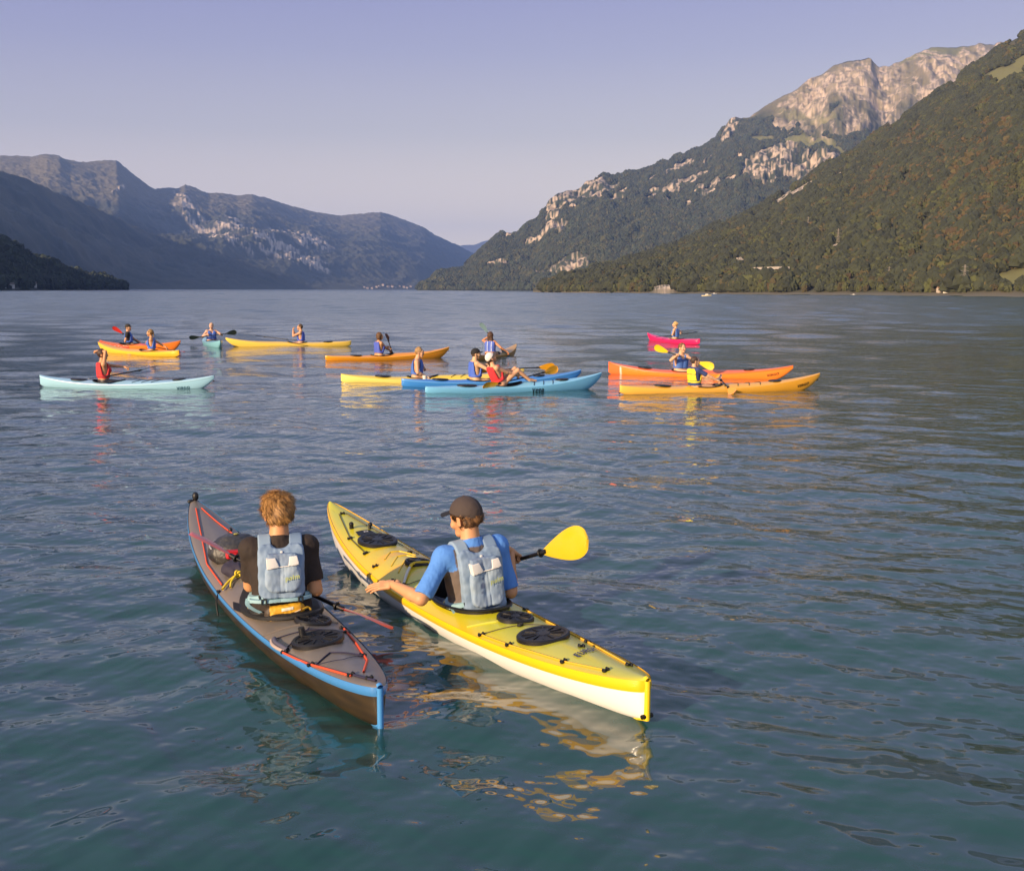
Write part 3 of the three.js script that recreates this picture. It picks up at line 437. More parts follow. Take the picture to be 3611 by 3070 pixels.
function makeKayak(K, g, c) { // c: colours and options
  const nt = c.fine ? 200 : 90, nu = c.fine ? 28 : 12;
  const tt = (x) => { const f = 0.5 - 0.5 * Math.cos(Math.PI * x); return mix(x, f, 0.55); };
  const paintOf = (f, dflt) => (f ? (u, v, p) => f(p[0], p[1], K.L / 2 - p[2]) : () => col(dflt).toArray());
  const sides = [-1, 1].map((sd) => gridGeo(nt, nu, (u, v) => K.hullAt(tt(u), v, sd).toArray(), { color: paintOf(c.hullPaint, c.hull), flip: sd < 0 }));
  part('hull', sides, MV(c.hullRough ?? 0.3, { clearcoat: c.gloss ?? 0.3, clearcoatRoughness: 0.15 }), g);
  const inside = (s, x) => Math.pow((s - K.cs) / K.ca, 2) + Math.pow(x / K.cb, 2) < 0.86;
  const nd = c.fine ? 320 : 110, du = c.fine ? 56 : 16;
  part('deck', gridGeo(nd, du, (u, v) => { const t = tt(u), w = K.w(t), x = (2 * v - 1) * w; const p = K.deckAt(t * K.L, x * 0.9999); return [p.x, p.y, p.z]; }, { color: paintOf(c.deckPaint, c.deck), skip: (i, j) => { const t = tt((i + 0.5) / nd); return inside(t * K.L, (2 * (j + 0.5) / du - 1) * K.w(t)); }, flip: true }), MV(c.deckRough ?? 0.32, { clearcoat: c.gloss ?? 0.3, clearcoatRoughness: 0.2 }), g);
  if (c.band) part('gunwale_band', [-1, 1].map((sd) => gridGeo(nt, 5, (u, v) => { const t = tt(u), p = K.hullAt(t, 0, sd), b = c.bandW * smooth(0, 0.04, 1 - t + 0.012); const yb = (K.ys(t) - K.yk(t)); const a = clamp(Math.pow(clamp(b / yb), 0.87) * 0.64) * v; const h = K.hullAt(t, a, sd); h.x += sd * (0.003 + 0.006 * Math.sin(v * Math.PI)); if (v === 0) h.y += 0.004; return h.toArray(); }, { color: paintOf(c.bandPaint, c.band), flip: sd < 0 })), MV(0.3, { clearcoat: 0.3 }), g);
  if (c.edge) part('stern_edge', [tube([0, 0.25, 0.5, 0.75, 1].map((f) => V(0, mix(K.yk(0.002), K.ys(0), f), K.L / 2 + 0.0)), 0.019, 16, 8), tube([V(0, K.ys(0), K.L / 2 + 0.0), V(0, K.ys(0) + 0.008, K.L / 2 - 0.02)], 0.019, 4, 8), tube([0, 0.02, 0.04, 0.06, 0.09, 0.12].map((t) => V(0, K.yk(t) + 0.006, K.L / 2 - t * K.L)), 0.017, 20, 8)], M(c.edge, 0.3, { clearcoat: 0.4 }), g);
  // coaming and cockpit
  const ring = (f) => { const a = f * 2 * Math.PI, sh = 1 + 0.06 * Math.cos(2 * a); return [K.cs + K.ca * sh * Math.sin(a), K.cb * Math.cos(a) * (1 - 0.10 * Math.max(0, Math.sin(a)))]; };
  const n = c.fine ? 96 : 40, rim = c.rim ?? 0.025;
  part('coaming', [gridGeo(n, 8, (u, v) => { const [s, x] = ring(u), a = v * 2 * Math.PI, p = K.deckAt(s, x); const k = 1 + 0.02 * Math.cos(a) / 0.25; return [p.x * (1 + rim * 0.6 * Math.cos(a) / K.cb), p.y + (c.rimUp ?? 0.022) + 0.009 * Math.sin(a), K.L / 2 - (K.cs + (s - K.cs) * (1 + rim * 0.6 * Math.cos(a) / K.ca))]; }),
    gridGeo(n, 3, (u, v) => { const [s, x] = ring(u), p = K.deckAt(s, x); return [p.x * 0.985, p.y + (c.rimUp ?? 0.022) - v * 0.05, K.L / 2 - (K.cs + (s - K.cs) * 0.985)]; })], M(c.coaming ?? 0x101010, 0.45), g);
  part('cockpit_liner', gridGeo(n, 6, (u, v) => { const [s, x] = ring(u), p = K.deckAt(s, x), k = v; return [x * mix(1, 0.75, Math.pow(k, 3)), mix(p.y - 0.005, -0.06, Math.pow(k, 0.6)), K.L / 2 - (K.cs + (s - K.cs) * mix(1, 0.95, k))]; }).clone(), M(c.liner ?? 0x0c0c0d, 0.8), g);
  part('cockpit_floor', gridGeo(n, 2, (u, v) => { const [s, x] = ring(u); return [x * 0.76 * (1 - v), -0.058, K.L / 2 - (K.cs + (s - K.cs) * 0.955 * (1 - v))]; }), M(c.liner ?? 0x0c0c0d, 0.8), g);
  for (const [s, x, rx, rz, turn] of c.hatches ?? []) hatch(K, g, s, x, rx, rz, c.fine, turn);
  for (const [s, r, x = 0] of c.toggles ?? []) { // carrying handle on a cord
    const stern = s < K.L / 2, z = K.L / 2 - s, t = clamp(s / K.L, 0.002, 0.998);
    const top = V(0, K.ys(t) - 0.02, z), low = V(x, (stern ? c.toggleY ?? 0.05 : K.ys(t) - 0.13), z + (stern ? 0.05 : -0.03));
    part('toggle', [tube([low.clone().add(V(-r * 0.75, 0, 0)), low.clone().add(V(r * 0.75, 0, 0))], r * 0.28, 6, 8), tube([top, low], 0.004, 4, 5)], M(0x0b0b0b, 0.6), g);
  }
}
function hatch(K, g, s, x, rx, rz, fine, turn = 0) {
  const n = fine ? 40 : 20, prof = [[1.06, -0.01], [1.06, 0.012], [1.0, 0.022], [0.9, 0.020], [0.86, 0.013], [0.3, 0.017], [0.26, 0.022], [0, 0.023]];
  const list = [new THREE.LatheGeometry(prof.map(([r, y]) => new THREE.Vector2(r, y)).reverse(), n)];
  if (fine) for (let i = 0; i < 12; i++) { const a = i / 12 * 2 * Math.PI; list.push(box(0.035, 0.008, 0.5, 0, 0.018, 0.57).rotateY(a)); }
  const geo = merge(list); geo.scale(rx, 1, rz).applyMatrix4(K.frame(s, x, turn));
  geo.computeVertexNormals();
  return part('hatch_cover', toCreasedNormals(geo, 0.6), M(0x17171b, 0.42), g);
}
const fitting = (K, s, x, turn = 0.4) => { const m = K.frame(s, x, turn), g = merge([rbox(0.05, 0.014, 0.016, 0.005, 0, 0.007, 0), rbox(0.014, 0.02, 0.03, 0.005, -0.014, 0.008, 0), rbox(0.014, 0.02, 0.03, 0.005, 0.014, 0.008, 0)]); return g.applyMatrix4(m); };
function sideText(K, text, size, t, side, c, g, up = 0.25) { // lettering along the hull side, reading from the left as one faces that side
  const geo = lettering(text, size, (x, y) => { const tt2 = t + (side < 0 ? -x : x) / K.L * (side < 0 ? 1 : 1), yb = K.ys(tt2) - K.yk(tt2); const a = clamp(up - y / yb * 0.62, 0.01, 0.95); return { p: K.hullAt(tt2, a, side), n: K.hullN(tt2, a, side) }; }, 0.006);
  return part('lettering', geo, M(c, 0.5), g);
}
// paddle between two blade tips (world points); feather turns the second blade about the shaft
function makePaddle(label, tipA, tipB, bladeCol, o = {}) {
  const g = thing('paddle', label, 'paddle', [0, 0, 0], 0, o.group), d = tipB.clone().sub(tipA), L = d.length(); d.normalize();
  g.position.copy(tipA).addScaledVector(d, L / 2);
  const q0 = new THREE.Quaternion().setFromUnitVectors(V(1, 0, 0), d); g.quaternion.copy(q0);
  const bl = o.bladeL ?? 0.46, bw = o.bladeW ?? 0.095, h = L / 2;
  const width = (f) => bw * Math.pow(Math.sin(Math.PI * Math.pow(f, 0.62) * 0.985 + 0.015), 0.75) * (0.72 + 0.4 * (1 - f)) + 0.012 * f;
  const blade = (sgn, roll) => {
    const n = 22, geo = [0.003, -0.003].map((th, side) => gridGeo(n, 8, (u, v) => { const f = 1 - u, w = width(f); const y = (2 * v - 1); const edge = 1 - Math.pow(Math.abs(y), 4); return [sgn * (h - bl + bl * u), y * w * 1.0, 0.035 * Math.sin(u * Math.PI * 0.55) * -1 + 0.018 * y * y * u + th * edge * 1.2 + 0.010 * Math.exp(-y * y * 22) * (1 - u) * (side ? -0.3 : 1)]; }, { flip: (side === 1) === (sgn > 0) }));
    return merge(geo).rotateX(roll);
  };
  part('shaft', bar(V(-h + bl * 0.92, 0, 0), V(h - bl * 0.92, 0, 0), 0.0152, 0.0152, 12), M(o.shaft ?? 0x0a0a0b, 0.35), g);
  const bm = M(bladeCol, 0.28, { clearcoat: 0.5, ...(o.clear ? { transmission: 0.35 } : {}) });
  part('blade', blade(1, o.roll ?? 0), bm, g); part('blade', blade(-1, (o.roll ?? 0) + (o.feather ?? 0.3)), o.bladeB ? M(o.bladeB, 0.28) : bm, g);
  for (const s of [-1, 1]) part('drip_ring', [new THREE.TorusGeometry(0.024, 0.009, 6, 14).rotateY(Math.PI / 2).translate(s * (h - bl - 0.03), 0, 0), new THREE.CylinderGeometry(0.019, 0.019, 0.06, 10).rotateZ(Math.PI / 2).translate(s * (h - bl), 0, 0)], M(o.ring ?? 0x0c0c0c, 0.5), g);
  return g;
}
// ---------------------------------------------------------------- people
// A person's own axes: x to the right, y up from the seat, -z forward. The torso turns about the pelvis at y = 0.1.
const SKIN = [0.50, 0.27, 0.16];
function headD(q, fem) {
  let d = ell(q, 0, 0.03, 0.012, 0.077, 0.094, 0.098);
  d = smin(d, cap(q, V(0, -0.005, -0.038), V(0, -0.082, -0.055), 0.062, fem ? 0.030 : 0.036), 0.03);
  d = smin(d, ell(q, 0, 0.035, -0.075, 0.055, 0.03, 0.025), 0.02);
  for (const s of [-1, 1]) {
    d = smax(d, -(Math.hypot(q.x - s * 0.031, q.y - 0.012, q.z + 0.112) - 0.018), 0.012);
    d = smin(d, Math.hypot(q.x - s * 0.031, q.y - 0.012, q.z + 0.083) - 0.0125, 0.004);
    d = smin(d, rboxD({ x: (q.x - s * 0.081) * 0.97 - s * q.z * 0.25, y: q.y + 0.006, z: q.z - 0.012 }, 0, 0, 0, 0.008, 0.031, 0.019, 0.0075), 0.008);
    d = smin(d, ell(q, s * 0.04, -0.03, -0.072, 0.025, 0.025, 0.022), 0.02);
  }
  d = smin(d, cap(q, V(0, 0.012, -0.097), V(0, -0.026, -0.113), 0.009, 0.014), 0.012);
  d = smin(d, ell(q, 0, -0.054, -0.093, 0.024, 0.010, 0.012), 0.008);
  return smin(d, Math.hypot(q.x, q.y + 0.095, q.z + 0.073) - 0.02, 0.02);
}
function headColor(q, skin, o) {
  let c = skin;
  const ex = Math.abs(q.x) - 0.031;
  if (q.z < -0.075) {
    if (Math.hypot(ex, q.y - 0.012) < 0.011) c = Math.hypot(ex, q.y - 0.012) < 0.0055 ? [0.03, 0.02, 0.015] : [0.6, 0.57, 0.52];
    else if (Math.abs(ex) < 0.018 && Math.abs(q.y - 0.034) < 0.005) c = mix3(skin, o.brow ?? [0.08, 0.05, 0.03], 0.8);
    else if (Math.abs(q.x) < 0.024 && Math.abs(q.y + 0.054) < 0.008) c = mix3(skin, [0.4, 0.12, 0.09], 0.6);
  }
  if (o.beard && q.y < -0.03 && q.z < 0.0 && (q.y < -0.06 || Math.abs(q.x) > 0.035)) c = mix3(c, o.beard, 0.65);
  return c;
}
const FING = [[0.030, 0.088, 0.043, 0.0088], [0.010, 0.093, 0.047, 0.0092], [-0.011, 0.090, 0.044, 0.0088], [-0.030, 0.082, 0.034, 0.0078]];
function handD(q, pose) { // wrist at the origin, fingers along +y, palm to -z, thumb on +x
  let d = smin(rboxD(q, 0, 0.052, 0, 0.038, 0.042, 0.0125, 0.012), cap(q, V(0, -0.03, 0), V(0, 0.02, 0), 0.027, 0.026), 0.02);
  d = smin(d, cap(q, V(0.018, 0.015, -0.006), V(0.032, 0.05, -0.012), 0.018, 0.015), 0.015);
  const bend = pose === 'grip' ? [1.15, 1.45, 0.9] : pose === 'curl' ? [0.5, 0.6, 0.4] : [0.12, 0.2, 0.15];
  FING.forEach(([x, y, l, r], k) => {
    let a = 0, p = V(x, y, 0), spread = pose === 'grip' ? 0 : (x * 1.0);
    for (let i = 0; i < 3; i++) { a += bend[i] * (1 + 0.1 * (k - 1)); const L = l * [1, 0.62, 0.5][i], n = V(p.x + Math.sin(spread) * L * Math.cos(a), p.y + Math.cos(a) * L, p.z - Math.sin(a) * L); d = smin(d, cap(q, p, n, r * (1 - i * 0.08), r * (0.92 - i * 0.08)), 0.004); p = n; }
  });
  const t0 = V(0.034, 0.045, -0.010), t1 = pose === 'grip' ? V(0.040, 0.075, -0.034) : V(0.056, 0.072, -0.016), t2 = pose === 'grip' ? V(0.022, 0.092, -0.050) : V(0.066, 0.100, -0.022);
  return smin(smin(d, cap(q, t0, t1, 0.0125, 0.010), 0.006), cap(q, t1, t2, 0.010, 0.0085), 0.004);
}
function basis(f, n) { const y = f.clone().normalize(), z = n.clone().negate(); z.addScaledVector(y, -z.dot(y)).normalize(); return new THREE.Matrix4().makeBasis(y.clone().cross(z), y, z); }
function body(o) { // joints and distance fields
  const w = o.w ?? 1, B = { o }, pivot = V(0, 0.10, 0);
  B.R = new THREE.Matrix4().makeRotationFromEuler(new THREE.Euler(-(o.lean ?? 0) * RAD, (o.twist ?? 0) * RAD, (o.tilt ?? 0) * RAD, 'YXZ'));
  B.T = B.R.clone().setPosition(pivot); B.Ti = B.T.clone().invert();
  const T = (x, y, z) => V(x, y, z).applyMatrix4(B.T); B.toWorld = T;
  B.hc = T(0, 0.626, -0.02 + (o.headFwd ?? -0.01));
  B.HR = B.R.clone().multiply(new THREE.Matrix4().makeRotationFromEuler(new THREE.Euler((o.headPitch ?? 0) * RAD, (o.headYaw ?? 0) * RAD, (o.headRoll ?? 0) * RAD, 'YXZ'))).setPosition(B.hc);
  B.Hi = B.HR.clone().invert();
  B.S = {}; B.E = {}; B.W = {}; B.H = {};
  for (const [k, s] of [['L', -1], ['R', 1]]) {
    const a = o['arm' + k], S = T(s * 0.18 * w, 0.415 + (a.lift ?? 0), 0.008), W = V(...a.w), l1 = 0.30 * (o.limb ?? 1), l2 = 0.265 * (o.limb ?? 1), D = W.clone().sub(S), L = Math.min(D.length(), (l1 + l2) * 0.995); D.normalize(); W.copy(S).addScaledVector(D, L);
    const c = (l1 * l1 + L * L - l2 * l2) / (2 * L), hgt = Math.sqrt(Math.max(0, l1 * l1 - c * c)), P = V(...(a.pole ?? [s, -0.6, 0.6])); P.addScaledVector(D, -P.dot(D)).normalize();
    B.S[k] = S; B.W[k] = W; B.E[k] = S.clone().addScaledVector(D, c).addScaledVector(P, hgt);
    const f = a.f ? V(...a.f) : W.clone().sub(B.E[k]); B.H[k] = basis(f, V(...(a.n ?? [0, -1, 0]))).setPosition(W);
  }
  const q = V();
  B.torsoLocal = (p, t) => t.copy(p).applyMatrix4(B.Ti);
  const chest = o.fem ? 0.9 : 1;
  B.torso = (p) => {
    B.torsoLocal(p, q); const x = Math.abs(q.x), m = { x, y: q.y, z: q.z };
    let d = cap(m, V(0.055 * w, 0.02, 0.012), V(0.068 * w, 0.29, 0.004), 0.112 * chest, 0.112 * chest);
    d = smin(d, cap(m, V(0.0, 0.0, 0.012), V(0.085, -0.005, 0.012), 0.118, 0.112), 0.05);
    d = smin(d, cap(m, V(0, 0.425, 0.014), V(0.155 * w, 0.408, 0.010), 0.056, 0.056), 0.07);
    d = smin(d, cap(m, V(0.085 * w, 0.24, 0.012), V(0.135 * w, 0.385, 0.014), 0.075, 0.06), 0.05);
    if (o.fem) d = smin(d, Math.hypot(m.x - 0.07, m.y - 0.27, m.z + 0.085) - 0.058, 0.04);
    return d;
  };
  const nb = T(0, 0.42, 0.018), nt = V(0, -0.055, 0.022).applyMatrix4(B.HR);
  B.neck = (p) => cap(p, nb, nt, 0.068 * (o.fem ? 0.82 : 1), 0.060 * (o.fem ? 0.82 : 1));
  const fat = o.fem ? 0.86 : 1;
  B.upper = (p, k) => smin(cap(p, B.S[k], B.E[k], 0.056 * fat, 0.043 * fat), Math.hypot(p.x - B.S[k].x, p.y - B.S[k].y, p.z - B.S[k].z) - 0.062 * fat, 0.03);
  B.fore = (p, k) => { const m = B.E[k].clone().lerp(B.W[k], 0.3); return smin(cap(p, B.E[k], m, 0.042 * fat, 0.044 * fat), cap(p, m, B.W[k], 0.044 * fat, 0.0285 * fat), 0.01); };
  const legs = o.legs ?? [[-0.10, 0.06, -0.42, -0.11, -0.02, -0.80], [0.10, 0.06, -0.42, 0.11, -0.02, -0.80]];
  B.legs = (p) => { let d = 9; legs.forEach(([kx, ky, kz, fx, fy, fz], i) => { const s = i ? 1 : -1, k = V(kx, ky, kz), f = V(fx, fy, fz); d = Math.min(d, smin(cap(p, V(s * 0.085, 0.085, -0.03), k, 0.078 * fat, 0.054), smin(cap(p, k, f, 0.052, 0.036), cap(p, f, V(fx, fy - 0.02, fz - 0.16), 0.036, 0.026), 0.02), 0.02)); }); return d; };
  B.body = (p) => { let d = smin(B.torso(p), B.neck(p), 0.05); for (const k of 'LR') d = smin(d, smin(B.upper(p, k), B.fore(p, k), 0.012), 0.03); return smin(d, B.legs(p), 0.04); };
  return B;
}
function bounds(pts, m) { const lo = [9, 9, 9], hi = [-9, -9, -9]; for (const p of pts) ['x', 'y', 'z'].forEach((k, i) => { lo[i] = Math.min(lo[i], p[k] - m); hi[i] = Math.max(hi[i], p[k] + m); }); return [lo, hi]; }
function makePerson(o, label, group) {
  const B = body(o), g = thing('person', label, 'person', o.pos, (o.yaw ?? 0) * RAD, group), F = o.fine, skin = o.skin ?? SKIN, sc = o.scale ?? 1; g.scale.setScalar(sc);
  const pts = [V(0, 0, 0), B.hc, ...Object.values(B.S), ...Object.values(B.E), ...Object.values(B.W), ...(o.legs ?? [[-0.1, 0.06, -0.42, -0.1, 0, -0.98], [0.1, 0.06, -0.42, 0.1, 0, -0.98]]).flatMap((l) => [V(l[0], l[1], l[2]), V(l[3], l[4], l[5]), V(l[3], l[4], l[5] - 0.16)])];
  const [lo, hi] = bounds(pts, 0.15), legCol = o.trousers;
  const tl = V();
  const skinAt = (p) => (legCol && B.legs(p) < 0.004 && p.z < -0.08 ? legCol : legCol && B.torsoLocal(p, tl).y < 0.06 ? legCol : skin);
  const geos = [meshSDF(B.body, lo, hi, F ? 0.013 : 0.020, skinAt)];
  const hq = V(), H = (p) => hq.copy(p).applyMatrix4(B.Hi);
  // head: its own fine grid in head axes, then set on the neck
  geos.push(meshSDF((q) => headD(q, o.fem), [-0.12, -0.15, -0.16], [0.12, 0.16, 0.14], F ? 0.0042 : 0.0095, (q) => headColor(q, skin, o)).applyMatrix4(B.HR));
  for (const k of 'LR') { const a = o['arm' + k], m = k === 'R' ? -1 : 1; geos.push(meshSDF((q) => handD({ x: q.x * m, y: q.y, z: q.z }, a.pose ?? 'grip'), [-0.1, -0.07, -0.12], [0.1, 0.22, 0.05], F ? 0.0036 : 0.0085, () => skin).applyMatrix4(B.H[k])); }
  part('body', merge(geos), MV(0.55), g);
  const tbox = bounds([B.toWorld(-0.2, -0.02, -0.1), B.toWorld(0.2, -0.02, 0.1), B.toWorld(-0.2, 0.5, 0.1), B.toWorld(0.2, 0.5, -0.1)], 0.12);
  const cloth = (name, f, cell, color, mat, bx = tbox, lab) => part(name, meshSDF(f, bx[0], bx[1], cell, color), mat, g, lab);
  const t = V();
  if (o.shirt) {
    const s = o.shirt, dirs = {}; for (const k of 'LR') dirs[k] = B.E[k].clone().sub(B.S[k]).normalize();
    const f = (p) => {
      B.torsoLocal(p, t); const y = t.y, z = t.z; let d = Math.max(smin(B.torso(p), B.neck(p), 0.05), y - (s.collar ?? 0.475) - z * 0.3, 0.02 - y);
      for (const k of 'LR') { const c = (p.x - B.S[k].x) * dirs[k].x + (p.y - B.S[k].y) * dirs[k].y + (p.z - B.S[k].z) * dirs[k].z, L = B.S[k].distanceTo(B.E[k]); const fl = 0.008 * smooth(0.1, L * s.sleeve, c); d = smin(d, Math.max(B.upper(p, k) - fl, c - L * s.sleeve), 0.035); }
      const wr = F ? 0.0028 * noise(p.x * 26, p.y * 20, p.z * 26) + 0.002 * noise(p.x * 60, p.y * 26, p.z * 60) : 0;
      return d - 0.009 - wr;
    };
    cloth('shirt', f, F ? 0.010 : 0.020, s.color ? (p) => s.color(p, B, t) : () => s.plain, MV(0.85), bounds([...Object.values(B.S), ...Object.values(B.E), B.toWorld(-0.12, 0, 0.08), B.toWorld(0.12, 0, -0.08), B.toWorld(0, 0.52, 0)], 0.13));
  }
  if (o.vest && !F) { // buoyancy vest with arm and neck openings
    const v = o.vest, f = (p) => {
      B.torsoLocal(p, t); const x = Math.abs(t.x), m = { x, y: t.y, z: t.z };
      let d = B.torso(p) - 0.034; d = smax(d, t.y - 0.455, 0.02); d = smax(d, 0.085 - t.y, 0.02);
      d = smax(d, -cap(m, V(0.215, 0.20, 0), V(0.185, 0.47, 0.0), 0.075, 0.10), 0.015);
      return smax(d, -cap(m, V(0, 0.5, 0.0), V(0, 0.39, -0.09), 0.078, 0.06), 0.015);
    };
    cloth('life_vest', f, 0.017, (p) => { B.torsoLocal(p, t); for (const [y0, y1, c] of v.bands ?? []) if (t.y > y0 && t.y < y1) return c; if (v.piping && Math.abs(Math.abs(t.x) - 0.07) < 0.011 && t.z > 0) return v.piping; return v.color; }, MV(0.7));
  }
  if (o.hair) {
    const h = o.hair, hb = [[-0.15, -0.2, -0.15], [0.15, 0.18, 0.2]];
    const f = (q) => {
      const nz = (h.rough ?? 0.006) * noise(q.x * 34, q.y * 22, q.z * 34);
      let d = ell(q, 0, 0.036, 0.016, 0.085 + h.vol, 0.101 + h.vol * 1.2, 0.104 + h.vol) + nz;
      d = smax(d, -(q.z + 0.062 - 0.5 * Math.max(0, q.y - 0.055)), 0.01);                       // brow
      d = smax(d, -(0.42 * q.y + q.z + (h.temple ?? 0.035)), 0.012);                                    // temples
      d = smax(d, -(q.y + (h.nape ?? 0.075) - 0.0), 0.012);
      if (!h.overEar) d = smax(d, -(Math.hypot(q.y + 0.012, (q.z - 0.004) * 1.0) - 0.040 + (Math.abs(q.x) < 0.055 ? 1 : 0)), 0.008);
      if (o.cap) d = smax(d, q.y - 0.055 + 0.26 * q.z, 0.01);
      if (h.tail) d = smin(d, cap(q, V(0, 0.03, 0.115), V(0.0, -0.13, 0.13), 0.026, 0.014) + nz, 0.02);
      if (h.long) { d = smin(d, smax(smin(cap(q, V(0.045, 0.02, 0.05), V(0.06, -0.24, 0.085), 0.06, 0.035), cap(q, V(-0.045, 0.02, 0.05), V(-0.055, -0.25, 0.085), 0.06, 0.035), 0.06), -(q.z + 0.0), 0.02) + 2 * nz, 0.03); }
      if (h.bob) d = smin(d, smax(ell(q, 0, -0.02, 0.03, 0.098, 0.12, 0.09), -(q.z + 0.03), 0.015) + nz, 0.02);
      if (h.bun) d = smin(d, Math.hypot(q.x, q.y - 0.06, q.z - 0.12) - 0.036 + nz, 0.015);
      return d;
    };
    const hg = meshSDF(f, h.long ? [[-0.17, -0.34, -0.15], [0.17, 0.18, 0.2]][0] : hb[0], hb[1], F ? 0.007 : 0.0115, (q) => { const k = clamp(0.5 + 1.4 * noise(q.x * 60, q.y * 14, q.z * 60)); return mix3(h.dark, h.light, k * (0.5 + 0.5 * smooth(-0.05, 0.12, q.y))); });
    const mesh = part('hair', hg.applyMatrix4(B.HR), MV(0.6), g);
    if (h.strands) part('hair_strands', strands(f, h).applyMatrix4(B.HR), MV(0.5), g);
  }
  if (o.cap) {
    const c = o.cap, f = (q) => { let d = ell(q, 0, 0.038, 0.012, 0.098, 0.114, 0.119); d = smax(d, 0.034 - 0.26 * q.z - q.y, 0.006); return d + (F ? 0.0012 * noise(q.x * 40, q.y * 40, q.z * 40) - 0.0012 * Math.exp(-Math.pow(Math.abs(q.x) / 0.0025, 2)) : 0); };
    const cg = part('cap', meshSDF(f, [-0.12, -0.03, -0.13], [0.12, 0.17, 0.15], F ? 0.005 : 0.010, () => c.color).applyMatrix4(B.HR), MV(0.85), g);
    const yaw = c.brimYaw ?? 0;
    const brim = merge([0.0016, -0.0016].map((th, i) => gridGeo(18, 6, (u, v) => { const a = (u - 0.5) * 2.1, r = v, ox = 0.080 * Math.sin(a), oz = -0.094 * Math.cos(a), len = 0.074 * Math.pow(Math.cos(a * 0.72), 0.9); return [ox * 1.08 + Math.sin(a * 0.55) * len * r, 0.052 + 0.014 * Math.cos(a * 1.2) - 0.014 * r - 0.10 * ox * ox / 0.08 * 1.2 + th, oz - 0.006 - Math.cos(a * 0.35) * len * r]; }, { flip: i === 1 }))).rotateY(yaw * RAD);
    const bg = new THREE.Mesh(brim.applyMatrix4(B.HR), M(c.brim ?? c.color, 0.8)); bg.name = 'brim'; cg.add(bg);
    if (F) { const bt = new THREE.Mesh(new THREE.SphereGeometry(0.007, 8, 6).scale(1, 0.6, 1).translate(0, 0.153, 0.012).applyMatrix4(B.HR), M(c.color, 0.8)); bt.name = 'button'; cg.add(bt); }
  }
  return { g, B, cloth, t };
}
function strands(f, h) { // short tapering locks standing on the hair's surface
  const list = [], p = V(), pos = [], nor = [], colr = [], e = 0.003;
  for (let n = 0, tries = 0; n < h.strands && tries < h.strands * 30; tries++) {
    const u = rr(-1, 1), a = rr(0, 6.2832), s = Math.sqrt(1 - u * u); let d = 0.17; const dir = V(s * Math.cos(a), u, s * Math.sin(a)), c = V(0, 0.03, 0.015);
    let hit = false; for (let i = 0; i < 24; i++) { p.copy(c).addScaledVector(dir, d); const k = f(p); if (k < 0.0012) { hit = d > 0.07; break; } d -= Math.max(k * 0.7, 0.001); if (d < 0.06) break; }
    if (!hit || (h.where && !h.where(p))) continue;
    const N = V(f(V(p.x + e, p.y, p.z)) - f(V(p.x - e, p.y, p.z)), f(V(p.x, p.y + e, p.z)) - f(V(p.x, p.y - e, p.z)), f(V(p.x, p.y, p.z + e)) - f(V(p.x, p.y, p.z - e))).normalize();
    const cr = V(0.012, 0.125, 0.03), T = p.clone().sub(cr); T.y -= 0.03; T.addScaledVector(N, -T.dot(N)).normalize();
    const swirl = N.clone().cross(T); T.addScaledVector(swirl, h.swirl + rr(-0.5, 0.5) + 0.5 * noise(p.x * 20, p.y * 20, p.z * 20)).normalize();
    if (p.y > 0.1 && h.tuft) T.addScaledVector(N, 0.7);
    const L = rr(h.len[0], h.len[1]), W = rr(0.0009, 0.0019), k = rnd(), cc = mix3(h.dark, h.light, clamp(k * 1.25 - 0.1 + 0.3 * noise(p.x * 25, p.y * 10, p.z * 25)));
    let P = p.clone().addScaledVector(N, -0.002), D = T.clone().addScaledVector(N, h.lift ?? 0.28).normalize(); const rows = [];
    for (let i = 0; i <= 4; i++) { const wv = W * (1 - Math.pow(i / 4, 2.2)), side = D.clone().cross(N).normalize(); rows.push([P.clone().addScaledVector(side, wv), P.clone().addScaledVector(N, wv * 0.8), P.clone().addScaledVector(side, -wv)]); D.addScaledVector(N, -(h.curl ?? 0.16)).addScaledVector(side, (h.wave ?? 0) * (k - 0.5)).normalize(); P = P.clone().addScaledVector(D, L / 4); }
    for (let i = 0; i < 4; i++) for (let q = 0; q < 2; q++) for (const [A, Bq] of [[0, 0], [0, 1], [1, 0], [0, 1], [1, 1], [1, 0]]) { const v = rows[i + Bq][q + A]; pos.push(v.x, v.y, v.z); const nn = N.clone().addScaledVector(D.clone().cross(N), (q + A - 1) * -0.8).normalize(); nor.push(nn.x, nn.y, nn.z); colr.push(...cc); }
    n++;
  }
  const g = new THREE.BufferGeometry(); for (const [k, a] of [['position', pos], ['normal', nor], ['color', colr]]) g.setAttribute(k, new THREE.BufferAttribute(new Float32Array(a), 3));
  return g;
}
